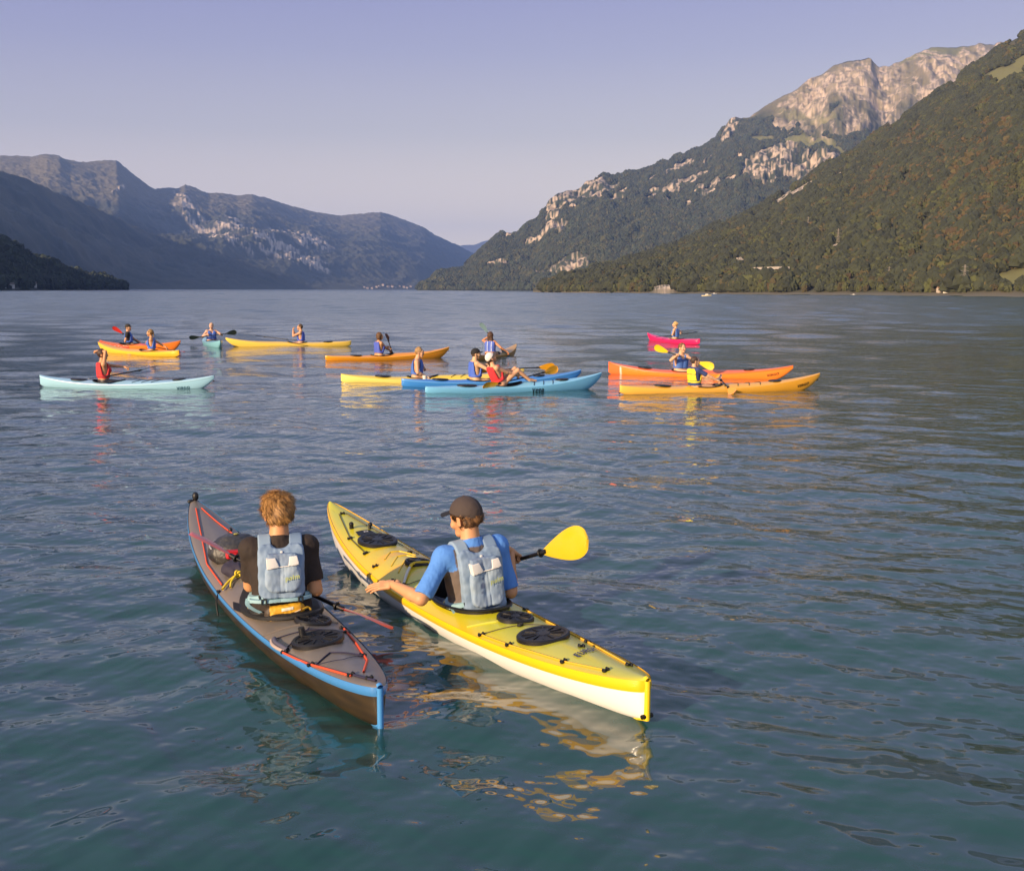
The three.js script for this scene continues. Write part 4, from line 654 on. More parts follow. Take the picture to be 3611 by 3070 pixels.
// ---------------------------------------------------------------- the two near kayaks
function launch(label, K, stern, heading, colours, group) { // places a kayak by the foot of its stern
  const h = heading * RAD, g = thing('kayak', label, 'kayak', [stern[0] + Math.sin(h) * K.L / 2, stern[1] ?? 0, stern[2] - Math.cos(h) * K.L / 2], -h, group);
  makeKayak(K, g, colours); g.updateMatrixWorld(true); return g;
}
const inBoat = (g, K, s, x, y) => V(x, y, K.L / 2 - s).applyMatrix4(g.matrixWorld);
function armsOn(o, pos, yaw, scale, spots) { // turns world points to be held into wrist targets in the person's own axes
  const inv = new THREE.Matrix4().compose(V(...pos), new THREE.Quaternion().setFromAxisAngle(V(0, 1, 0), yaw * RAD), V(scale, scale, scale)).invert();
  for (const k of 'LR') { const w = spots[k]; if (!w) continue; const P = V(...w).applyMatrix4(inv), sh = V(k === 'L' ? -0.18 : 0.18, 0.5, 0), f = P.clone().sub(sh).normalize(); if (o['arm' + k]?.raw) { o['arm' + k].w = P.toArray(); continue; } const W = P.clone().addScaledVector(f, -0.085); W.y += 0.03; o['arm' + k] = { n: [0, -1, 0], pole: [k === 'L' ? -1 : 1, -0.7, 0.5], ...(o['arm' + k] ?? {}), w: W.toArray(), f: (o['arm' + k]?.f) ?? f.toArray() }; }
}
const yellowK = kayakShape({ L: 4.75, B: 0.66, sm: 0.145, sb: 0.46, ss: 0.255, fore: 0.115, aft: 0.035, cs: 2.12, ca: 0.49, cb: 0.245 });
const stripes = (x, s) => smooth(0.1, 0.5, Math.sin((s - 2.7) * 26 + 9 * x * x + 2.5 * noise(s * 3, x * 4)) * 0.5 + 0.35 * noise(s * 9, x * 3));
const yellowKayak = launch('lime and golden yellow sea kayak with white hull, carrying the man in the dark cap', yellowK, [0.775, 0, -5.78], -31.6, {
  fine: true, hull: [0.82, 0.80, 0.76], gloss: 0.5, deckRough: 0.3, hullRough: 0.28,
  deckPaint: (x, y, s) => {
    const w = yellowK.w(s / yellowK.L), e = Math.pow(clamp(Math.abs(x) / w), 6), n = noise(s * 1.6, x * 5) * 0.5 + 0.5;
    let c = mix3([0.56, 0.56, 0.02], [0.66, 0.54, 0.018], n); c = mix3(c, [0.48, 0.50, 0.08], smooth(0.3, 0.5, noise(s * 1.3 + 5, x * 3) + 0.35) * 0.5);
    if (s > 2.55 && s < 3.6) c = mix3(c, [0.80, 0.46, 0.01], smooth(2.55, 2.75, s) * smooth(3.6, 3.35, s) * (0.35 + 0.6 * stripes(x, s)));
    c = mix3(c, [0.30, 0.27, 0.05], 0.28 * smooth(0.1, 0.55, fbm(s * 6, x * 40, 4, 3)));
    return mix3(c, [0.84, 0.52, 0.008], e * 0.95);
  },
  band: [0.86, 0.50, 0.01], bandW: 0.055, edge: [0.84, 0.60, 0.02], coaming: 0x0d0d0f, rimUp: 0.03, rim: 0.028,
  hatches: [[1.5, 0.045, 0.125, 0.12], [1.05, -0.02, 0.17, 0.155], [3.68, 0, 0.16, 0.17], [2.95, 0.02, 0.10, 0.10]], toggles: [[0.05, 0.05, 0], [4.72, 0.03, 0]], toggleY: 0.045,
});
{
  const K = yellowK, g = yellowKayak, rope = M([0.75, 0.42, 0.03], 0.7), dark = M(0x0a0a0a, 0.6), cord = M([0.10, 0.07, 0.03], 0.8);
  const R = [[1.75, 0.285], [1.25, 0.235], [0.85, 0.19], [0.28, 0.085]], Lf = [[1.42, -0.27], [1.12, -0.24], [0.6, -0.165], [0.28, -0.085]];
  part('deck_line', line(K, R, 0.006), rope, g); part('deck_line', line(K, Lf, 0.0045), rope, g);
  for (const [l, r] of [[[[4.45, -0.035], [3.9, -0.16], [3.5, -0.19]], 0.004], [[[4.45, 0.035], [3.9, 0.15], [3.3, 0.20]], 0.004], [[[1.42, -0.27], [1.33, 0.0], [1.25, 0.235]], 0.003], [[[2.72, -0.27], [2.62, -0.22], [2.56, -0.10]], 0.003]]) part('deck_line', line(K, l, r), cord, g);
  for (const [s, x] of [...R, ...Lf, [1.33, -0.02], [0.72, 0.05], [3.5, -0.19], [3.9, -0.16], [4.45, 0], [3.2, -0.24], [2.82, -0.27], [2.66, -0.25], [3.3, 0.12]]) part('deck_fitting', fitting(K, s, x, rr(-0.5, 0.5)), dark, g);
  part('knob', [new THREE.CylinderGeometry(0.018, 0.02, 0.035, 10).translate(0, 0.017, 0).applyMatrix4(K.frame(4.1, -0.06)), new THREE.SphereGeometry(0.022, 10, 8).translate(0, 0.04, 0).applyMatrix4(K.frame(4.1, -0.06))], dark, g);
  part('knob', [new THREE.CylinderGeometry(0.012, 0.014, 0.03, 10).translate(0, 0.015, 0).applyMatrix4(K.frame(4.05, 0.09)), new THREE.SphereGeometry(0.02, 10, 8).translate(0, 0.04, 0).applyMatrix4(K.frame(4.05, 0.09))], dark, g);
  const quadOn = (pts, lift) => gridGeo(8, 8, (u, v) => { const a = [mix(pts[0][0], pts[1][0], u), mix(pts[0][1], pts[1][1], u)], b = [mix(pts[3][0], pts[2][0], u), mix(pts[3][1], pts[2][1], u)]; return K.onDeck(mix(a[0], b[0], v), mix(a[1], b[1], v), lift).toArray(); });
  const plate = part('label_plate', quadOn([[3.98, -0.075], [3.98, 0.06], [3.87, 0.075], [3.87, -0.09]], 0.012), M(0x0b0b0c, 0.5), g);
  const mk = new THREE.Mesh(lettering('XX', 0.026, (x, y) => ({ p: K.onDeck(3.925 + y, x, 0.014), n: K.deckN(3.925, 0) })), M(0xe8e4dc, 0.5)); mk.name = 'lettering'; plate.add(mk);
  part('label_plate', quadOn([[2.48, -0.285], [2.36, -0.235], [2.24, -0.285], [2.36, -0.318]], 0.006), M(0x0b0b0c, 0.5), g);
  part('lettering', lettering('EUROT', 0.062, (x, y) => { const s = 0.66 + 0.5 * x * 0.9 - y * 0.8, xx = 0.03 + x * 0.62 + y * 0.1; return { p: K.onDeck(0.62 + y * 1.0 + x * 0.22, 0.015 + x * 0.75, 0.004), n: K.deckN(0.62, 0) }; }), M([0.03, 0.03, 0.09], 0.5), g);
  // tow strap across the foredeck
  part('tow_strap', [tube([K.onDeck(2.66, -0.24, 0.012), K.onDeck(2.78, -0.15, 0.02), K.onDeck(2.84, -0.10, 0.022)], 0.011, 12, 6)], M(0xdad2c0, 0.7), g);
  part('tow_strap', [tube([K.onDeck(2.84, -0.10, 0.022), K.onDeck(2.88, -0.05, 0.026), K.onDeck(2.86, 0.10, 0.024), K.onDeck(2.8, 0.22, 0.02)], 0.013, 16, 6)], M([0.75, 0.5, 0.02], 0.7), g);
  // moulded ridges
  part('deck_ridge', [line(K, [[1.62, -0.27], [1.52, -0.1], [1.5, 0.1], [1.62, 0.26]], 0.012, 0.0)], M([0.55, 0.52, 0.06], 0.35), g);
  for (let i = 0; i < 4; i++) part('deck_ridge', line(K, [[2.72 + i * 0.17, -0.2 + i * 0.02], [2.92 + i * 0.14, -0.04], [2.92 + i * 0.14, 0.04], [2.72 + i * 0.17, 0.2 - i * 0.02]], 0.008, 0.0), M([0.8, 0.5, 0.012], 0.35), g);
  part('lettering', [lettering('hf', 0.05, (x, y) => { const t = (1.98 - x) / K.L, a = clamp(0.78 - y * 1.2, 0.4, 0.98); return { p: K.hullAt(t, a, -1), n: K.hullN(t, a, -1) }; }, 0.004)], M(0x2a2620, 0.6), g);
}
const greyK = kayakShape({ L: 4.95, B: 0.61, sm: 0.155, sb: 0.44, ss: 0.255, fore: 0.10, aft: 0.03, cs: 1.98, ca: 0.45, cb: 0.265 });
const greyKayak = launch('weathered grey brown sea kayak with blue stripe and dark hull, carrying the blond man', greyK, [-0.73, 0, -5.66], -28.1, {
  fine: true, hullRough: 0.45, deckRough: 0.42, gloss: 0.25,
  hullPaint: (x, y, s) => mix3([0.046, 0.029, 0.011], [0.024, 0.017, 0.009], clamp(0.5 + noise(s * 4, y * 20, x))), hull: [0.06, 0.04, 0.015],
  deckPaint: (x, y, s) => { const n = 0.5 + 0.6 * fbm(s * 5, x * 14, 3), e = Math.pow(clamp(Math.abs(x) / greyK.w(s / greyK.L)), 5); return mix3(mix3([0.18, 0.155, 0.13], [0.115, 0.102, 0.092], clamp(n)), [0.30, 0.225, 0.15], 0.7 * e); },
  band: [0.055, 0.22, 0.52], bandW: 0.04, edge: [0.07, 0.28, 0.62], coaming: 0x0a0a0a, rimUp: 0.025, rim: 0.03,
  hatches: [[1.46, 0.075, 0.12, 0.115], [1.02, -0.03, 0.16, 0.15]], toggles: [],
});
{
  const K = greyK, g = greyKayak, red = M([0.62, 0.075, 0.025], 0.65), navy = M([0.02, 0.017, 0.05], 0.75), blk = M(0x0a0a0a, 0.6);
  const Lf = [[1.22, -0.25], [1.02, -0.262], [0.66, -0.19], [0.26, -0.075]], Rt = [[1.3, 0.24], [0.9, 0.185], [0.5, 0.11], [0.26, 0.0]];
  part('perimeter_rope', line(K, Lf.slice(1), 0.0075), red, g); part('perimeter_rope', line(K, Rt, 0.0075), red, g);
  part('perimeter_rope', line(K, [[2.7, -0.25], [3.3, -0.235], [4.0, -0.13], [4.7, -0.03]], 0.0075), red, g); part('perimeter_rope', line(K, [[3.9, 0.15], [4.3, 0.08], [4.7, 0.02]], 0.006), red, g);
  for (const [l, r] of [[[[1.3, -0.25], [1.25, 0.0], [1.2, 0.22]], 0.004], [[[1.04, -0.25], [1.27, -0.02], [1.3, 0.0]], 0.004], [[[0.62, -0.17], [0.72, -0.05], [0.6, 0.12]], 0.005], [[[0.62, -0.17], [0.55, -0.02], [0.6, 0.12]], 0.002], [[[0.26, -0.06], [0.16, -0.03], [0.06, 0.0]], 0.008]]) part('bungee', line(K, l, r), navy, g);
  part('paddle_float_strap', [tube([K.onDeck(1.3, -0.255, 0.006), K.onDeck(1.2, -0.275, 0.012), K.onDeck(1.1, -0.27, 0.012), K.onDeck(1.03, -0.245, 0.006)], 0.012, 16, 6)], M([0.42, 0.32, 0.27], 0.6), g);
  part('paddle_float_strap', [tube([K.onDeck(1.3, -0.235, 0.008), K.onDeck(1.2, -0.25, 0.016), K.onDeck(1.1, -0.24, 0.016), K.onDeck(1.03, -0.225, 0.006)], 0.017, 16, 6)], M([0.09, 0.085, 0.12], 0.6), g);
  part('deck_ridge', [line(K, [[1.44, -0.27], [1.40, 0], [1.46, 0.25]], 0.010, 0.0)], M([0.17, 0.14, 0.11], 0.45), g);
  for (const [s, x] of [[1.02, -0.25], [0.66, -0.19], [0.28, -0.07], [1.2, 0.225], [0.62, 0.125], [1.31, 0.235], [0.14, -0.01]]) part('deck_fitting', fitting(K, s, x, rr(-0.5, 0.5)), blk, g);
  part('deck_fitting', new THREE.CylinderGeometry(0.02, 0.024, 0.07, 10).translate(0, 0.04, 0).applyMatrix4(K.frame(1.14, -0.09)), M(0x17171a, 0.5), g);
  const quadOn = (pts, lift) => gridGeo(8, 8, (u, v) => { const a = [mix(pts[0][0], pts[1][0], u), mix(pts[0][1], pts[1][1], u)], b = [mix(pts[3][0], pts[2][0], u), mix(pts[3][1], pts[2][1], u)]; return K.onDeck(mix(a[0], b[0], v), mix(a[1], b[1], v), lift).toArray(); });
  part('label_plate', quadOn([[2.28, -0.27], [2.14, -0.235], [2.0, -0.275], [2.14, -0.300]], 0.005), M(0x0c0a08, 0.6), g);
  part('skeg_blade', [gridGeo(6, 6, (u, v) => [-0.028 - 0.012 * Math.sin(u * 3.1), mix(greyK.ys(0) - 0.02, greyK.ys(0) - 0.16, u), K.L / 2 - 0.10 + 0.075 * u - v * 0.05 * (1 - u * 0.6)]), gridGeo(6, 6, (u, v) => [-0.022 - 0.012 * Math.sin(u * 3.1), mix(greyK.ys(0) - 0.02, greyK.ys(0) - 0.16, u), K.L / 2 - 0.10 + 0.075 * u - v * 0.05 * (1 - u * 0.6)])], blk, g);
  part('toggle', [new THREE.SphereGeometry(0.034, 12, 10).scale(0.9, 1.3, 1).translate(0.01, K.ys(0.995) + 0.045, -K.L / 2 + 0.04), new THREE.SphereGeometry(0.022, 10, 8).scale(1.5, 0.9, 1).translate(-0.035, K.ys(0.995) + 0.0, -K.L / 2 + 0.04)], M(0x141416, 0.5), g);
  part('cord_lock', [new THREE.SphereGeometry(0.02, 10, 8).translate(0, 0.02, 0).applyMatrix4(K.frame(4.05, 0.13))], M(0x222226, 0.5), g);
  part('side_buckle', [rbox(0.02, 0.03, 0.05, 0.006).applyMatrix4(K.frame(2.62, -0.30)), tube([K.onDeck(2.62, -0.285, 0.01), V(-0.33, 0.12, K.L / 2 - 2.56), V(-0.335, 0.02, K.L / 2 - 2.5)], 0.007, 12, 6)], blk, g);
}
// ---- what lies on the grey kayak's foredeck
{
  const K = greyK, toWorld = (s, x, y) => inBoat(greyKayak, K, s, x, y);
  const P = toWorld(3.3, 0, K.deckAt(3.3, 0).y), g = thing('deck_bag', 'domed grey mesh deck bag with pale piping strapped on the foredeck before the blond man', 'deck bag', P.toArray(), 28.6 * RAD);
  const f = (p) => { let d = smax(ell(p, 0, 0.03, 0, 0.225, 0.15, 0.21), -(p.y + 0.035), 0.02); return d + 0.010 * noise(p.x * 14, p.y * 14, p.z * 14) + 0.004 * noise(p.x * 40, p.y * 40, p.z * 40); };
  part('bag', meshSDF(f, [-0.26, -0.08, -0.26], [0.26, 0.18, 0.26], 0.009, (p) => mix3([0.016, 0.015, 0.016], [0.05, 0.047, 0.044], clamp(0.5 + 1.3 * noise(p.x * 11, p.y * 11, p.z * 11)))), MV(0.5, { clearcoat: 0.2 }), g);
  const rim = []; for (let i = 0; i <= 20; i++) { const a = mix(-2.0, 2.0, i / 20); rim.push(V(0.205 * Math.sin(a), 0.085 + 0.03 * Math.cos(a), -0.175 * Math.cos(a))); }
  part('piping', tube(rim, 0.008, 40, 6), M(0x9a9a9c, 0.5), g);
  part('patch', new THREE.SphereGeometry(0.018, 8, 6).scale(1.3, 0.4, 1).translate(0.0, 0.185, 0.03), M([0.3, 0.28, 0.06], 0.6), g);
  const P2 = toWorld(2.86, -0.02, K.deckAt(2.86, 0).y), b = thing('rolled_jacket', 'dark purple rolled jacket tied on the grey kayak just behind the deck bag', 'jacket', P2.toArray(), 28.6 * RAD);
  part('cloth_roll', meshSDF((p) => smax(ell(p, 0, 0.005, 0, 0.20, 0.085, 0.19), -(p.y + 0.05), 0.01) + 0.012 * noise(p.x * 30, p.y * 12, p.z * 12 + p.x * 6) + 0.006 * ridged(p.x * 8, p.z * 22, 2), [-0.25, -0.09, -0.25], [0.25, 0.13, 0.25], 0.010, () => [0.026, 0.022, 0.042]), MV(0.8), b);
  const P3 = toWorld(3.0, -0.10, K.deckAt(3.0, -0.1).y + 0.10), c = thing('pouch', 'small bright red pouch on top of the purple jacket roll', 'pouch', P3.toArray(), 0.3);
  part('bag', rbox(0.10, 0.065, 0.06, 0.022), M([0.6, 0.008, 0.02], 0.6), c); part('flap', rbox(0.102, 0.02, 0.062, 0.008, 0, 0.028, 0.002), M([0.45, 0.006, 0.016], 0.6), c);
  const t = tag(part('tow_rope', [tube([K.onDeck(2.58, -0.27, 0.02), K.onDeck(2.66, -0.2, 0.022), K.onDeck(2.70, -0.12, 0.026), K.onDeck(2.66, 0.06, 0.02), K.onDeck(2.62, 0.2, 0.02)], 0.010, 30, 6), tube([K.onDeck(2.55, -0.22, 0.012), K.onDeck(2.63, -0.19, 0.02), K.onDeck(2.70, -0.13, 0.034)], 0.008, 20, 6), new THREE.TorusKnotGeometry(0.018, 0.008, 30, 6).applyMatrix4(K.frame(2.7, -0.12).multiply(new THREE.Matrix4().makeTranslation(0, 0.03, 0)))], M([0.72, 0.55, 0.03], 0.7), scene), 'yellow tow rope knotted across the foredeck of the grey kayak', 'rope');
  t.applyMatrix4(greyKayak.matrixWorld);
}
// ---------------------------------------------------------------- the two near paddlers
const hairBlond = { vol: 0.013, rough: 0.008, nape: 0.088, dark: [0.14, 0.062, 0.018], light: [0.52, 0.28, 0.085], strands: 6500, swirl: 0.6, len: [0.035, 0.07], lift: 0.34, curl: 0.2, tuft: true };
const VEST = [0.17, 0.255, 0.38], VESTL = [0.24, 0.335, 0.46], TURQ = [0.25, 0.42, 0.47];
function nearVest(o, R, logo) { // the touring vest seen from behind: back panel, rucksack pocket, reflective corners, straps and buckles
  const { g, B, cloth, t } = R, q = V(), S = (off, region, k = 0.008) => (p) => { B.torsoLocal(p, q); const d = B.torso(p); return smax(d - off, region(q), k); };
  const rect = (x0, x1, y0, y1, r = 0.03) => (p) => { const x = Math.abs(p.x - (x0 + x1) / 2) - (x1 - x0) / 2 + r, y = Math.abs(p.y - (y0 + y1) / 2) - (y1 - y0) / 2 + r; return Math.max(Math.hypot(Math.max(x, 0), Math.max(y, 0)) + Math.min(Math.max(x, y), 0) - r, -p.z); };
  const poly = (pts) => (p) => { let d = -9; for (let i = 0; i < pts.length; i++) { const [ax, ay] = pts[i], [bx, by] = pts[(i + 1) % pts.length], l = Math.hypot(bx - ax, by - ay); d = Math.max(d, ((p.x - ax) * (by - ay) - (p.y - ay) * (bx - ax)) / l); } return Math.max(d, -p.z); };
  const bx = (x0, x1, y0, y1, z0 = 0, z1 = 0.3) => bounds([x0, x1].flatMap((x) => [y0, y1].flatMap((y) => [z0, z1].map((z) => B.toWorld(x, y, z)))), 0.02);
  const fold = (p) => 0.004 * noise(p.x * 18, p.y * 18, p.z * 18) + 0.0025 * noise(p.x * 45, p.y * 22, p.z * 45);
  const wear = (a, b) => (p) => { B.torsoLocal(p, q); return mix3(a, b, clamp(0.5 + 1.1 * noise(q.x * 13, q.y * 9, 2) + 0.5 * noise(q.x * 40, q.y * 30, 5))); };
  const panel = S(0.052, (p) => Math.max(rect(-0.140, 0.156, o.vestLow ?? 0.035, 0.455, 0.045)(p), -(Math.hypot(p.x - 0.005, (p.y - 0.49) * 1.1) - 0.072)), 0.014);
  const vest = part('life_vest', meshSDF((p) => panel(p) - fold(p), ...bx(-0.16, 0.18, 0.0, 0.49, -0.06, 0.22), 0.008, wear(VEST, VESTL)), MV(0.8), g);
  const add = (name, geo, mat) => { const m = new THREE.Mesh(geo, mat); m.name = name; m.castShadow = m.receiveShadow = true; vest.add(m); return m; };
  // front slab, shoulder straps
  add('front_panel', meshSDF((p) => { B.torsoLocal(p, q); return smax(smax(B.torso(p) - 0.05, Math.abs(q.x) - 0.13, 0.02), Math.max(q.z, Math.abs(q.y - 0.22) - 0.17), 0.02); }, ...bx(-0.16, 0.16, 0.02, 0.42, -0.22, 0.02), 0.010, () => VEST), MV(0.8));
  for (const s of [-1, 1]) add('shoulder_strap', meshSDF((p) => { B.torsoLocal(p, q); return smax(B.torso(p) - 0.034, Math.max(Math.abs(q.x - s * 0.100 - 0.006) - 0.042, 0.33 - q.y), 0.008); }, ...bx(s * 0.100 - 0.06, s * 0.100 + 0.07, 0.30, 0.53, -0.13, 0.15), 0.008, () => (s < 0 ? [0.24, 0.34, 0.45] : VEST)), MV(0.8));
  const pocket = S(0.086, rect(-0.098, 0.132, (o.vestLow ?? 0.035) + 0.045, 0.335, 0.06), 0.022);
  add('pocket', meshSDF((p) => pocket(p) - fold(p) + 0.004 * Math.exp(-Math.pow((q.x - 0.025 - 0.02 * (0.3 - q.y)) / 0.004, 2)), ...bx(-0.12, 0.16, 0.06, 0.36, -0.03, 0.26), 0.008, (p) => { B.torsoLocal(p, q); let c = wear(VESTL, [0.31, 0.40, 0.50])(p); for (const [x, y, r] of logo.stains ?? []) if (Math.hypot(q.x - x, (q.y - y) * 0.8) < r) c = mix3(c, [0.07, 0.09, 0.2], 0.7); return c; }), MV(0.8));
  add('pocket_flap', meshSDF((p) => S(0.089, poly([[-0.075, 0.40], [0.10, 0.40], [0.118, 0.33], [-0.085, 0.31]].reverse()), 0.006)(p) - fold(p), ...bx(-0.1, 0.14, 0.28, 0.43, 0.0, 0.26), 0.007, wear(VEST, [0.2, 0.26, 0.36])), MV(0.8));
  const white = M([0.74, 0.72, 0.68], 0.42, { sheen: 0.4 });
  for (const pts of [[[-0.088, 0.375], [-0.03, 0.378], [-0.005, 0.317], [-0.085, 0.308]], [[0.060, 0.384], [0.108, 0.386], [0.121, 0.332], [0.052, 0.324]]]) add('reflective_patch', meshSDF(S(0.095, poly(pts.slice().reverse()), 0.002), ...bx(-0.1, 0.14, 0.29, 0.41, 0.04, 0.26), 0.004), white);
  add('reflective_trim', meshSDF(S(0.096, poly([[-0.085, 0.312], [0.120, 0.334], [0.120, 0.328], [-0.085, 0.306]].reverse()), 0.002), ...bx(-0.1, 0.14, 0.29, 0.35, 0.04, 0.26), 0.005), white);
  const turq = M(TURQ, 0.65);
  const band = (x0, x1, yc, hw, off) => (p) => { B.torsoLocal(p, q); return Math.max(B.torso(p) - off, Math.abs(q.y - yc(q.x)) - hw, x0 - q.x, q.x - x1); };
  add('waist_strap', meshSDF(band(-0.2, 0.2, (x) => (o.vestLow ?? 0.035) - 0.012 + 0.02 * x, 0.0115, 0.056), ...bx(-0.22, 0.22, -0.03, 0.12, -0.2, 0.22), 0.005), turq);
  add('side_strap', meshSDF(band(-0.24, -0.105, (x) => 0.115 + 0.26 * (x + 0.11), 0.0145, 0.030), ...bx(-0.24, -0.09, 0.04, 0.15, -0.1, 0.2), 0.005), turq);
  add('side_strap', meshSDF(band(0.12, 0.24, (x) => 0.12 - 0.2 * (x - 0.12), 0.0125, 0.028), ...bx(0.11, 0.24, 0.06, 0.16, -0.1, 0.2), 0.005), turq);
  const on = (x, y, lift) => { const p = V(x, y, 0.35), o2 = B.toWorld(x, y, 0.35); for (let i = 0; i < 40; i++) { o2.copy(B.toWorld(p.x, p.y, p.z)); const d = B.torso(o2) - lift; if (d < 0.0008) break; p.z -= Math.max(d * 0.8, 0.0006); } return p; };
  const buckle = (x, y, lift, tilt = 0) => { const p = on(x, y, lift), e = 0.01, px = on(x + e, y, lift), n = V(p.z - px.z, 0, e).normalize(); const m = new THREE.Matrix4().makeBasis(V(n.z, 0, -n.x), V(0, 1, 0), n).setPosition(p); const gg = merge([rbox(0.010, 0.036, 0.010, 0.003, -0.014, 0, 0), rbox(0.010, 0.036, 0.010, 0.003, 0.014, 0, 0), rbox(0.034, 0.007, 0.008, 0.002, 0, 0.016, 0), rbox(0.034, 0.007, 0.008, 0.002, 0, -0.016, 0)]).rotateZ(tilt).applyMatrix4(m).applyMatrix4(B.T); return add('buckle', gg, M(0x1c2427, 0.45)); };
  buckle(-0.122, 0.112, 0.034, 0.26); buckle(-0.108, (o.vestLow ?? 0.035) - 0.014, 0.060); buckle(0.138, 0.118, 0.032, -0.2); buckle(0.125, (o.vestLow ?? 0.035) - 0.010, 0.060);
  // loose strap ends and the small white loop at the collar
  for (const pts of logo.tails ?? []) add('strap_end', ribbon(pts.map(([x, y, z]) => B.toWorld(x, y, z)), 0.013, B), turq);
  { const p = on(0.012, 0.405, 0.055); add('hanging_loop', rbox(0.016, 0.014, 0.012, 0.004, p.x, p.y, p.z).applyMatrix4(B.T), white); }
  const lg = lettering(logo.text, 0.033, (x, y) => { const p = on(0.075 + x * 0.85, 0.245 + y * 0.9 + x * 0.12, 0.090), n = V(0, 0, 1); return { p: p.applyMatrix4(B.T), n: n.transformDirection(B.T) }; }, 0.006);
  add('lettering', lg, M([0.44, 0.5, 0.17], 0.6));
  // zipped side pouch at the left waist
  add('side_pouch', meshSDF((p) => { B.torsoLocal(p, q); return smax(ell(q, -0.165, 0.035, -0.07, 0.055, 0.075, 0.075), 0.0 - q.y - 0.05, 0.01); }, ...bx(-0.23, -0.1, -0.05, 0.12, -0.16, 0.02), 0.007, (p) => { B.torsoLocal(p, q); return Math.abs(q.z + 0.055 + 0.1 * (q.y - 0.03)) < 0.007 ? [0.75, 0.62, 0.16] : [0.11, 0.15, 0.22]; }), MV(0.8));
}
function ribbon(pts, w, B) { // a flat webbing strip along points, lying across the person's x axis
  const c = new THREE.CatmullRomCurve3(pts), X = V(1, 0, 0).transformDirection(B.T), n = 20;
  return merge([0.0012, -0.0012].map((th, k) => gridGeo(n, 2, (u, v) => { const p = c.getPoint(u), T = c.getTangent(u), s = X.clone().addScaledVector(T, -X.dot(T)).normalize(), N = s.clone().cross(T); return p.addScaledVector(s, (v - 0.5) * 2 * w).addScaledVector(N, th).toArray(); }, { flip: k === 1 })));
}
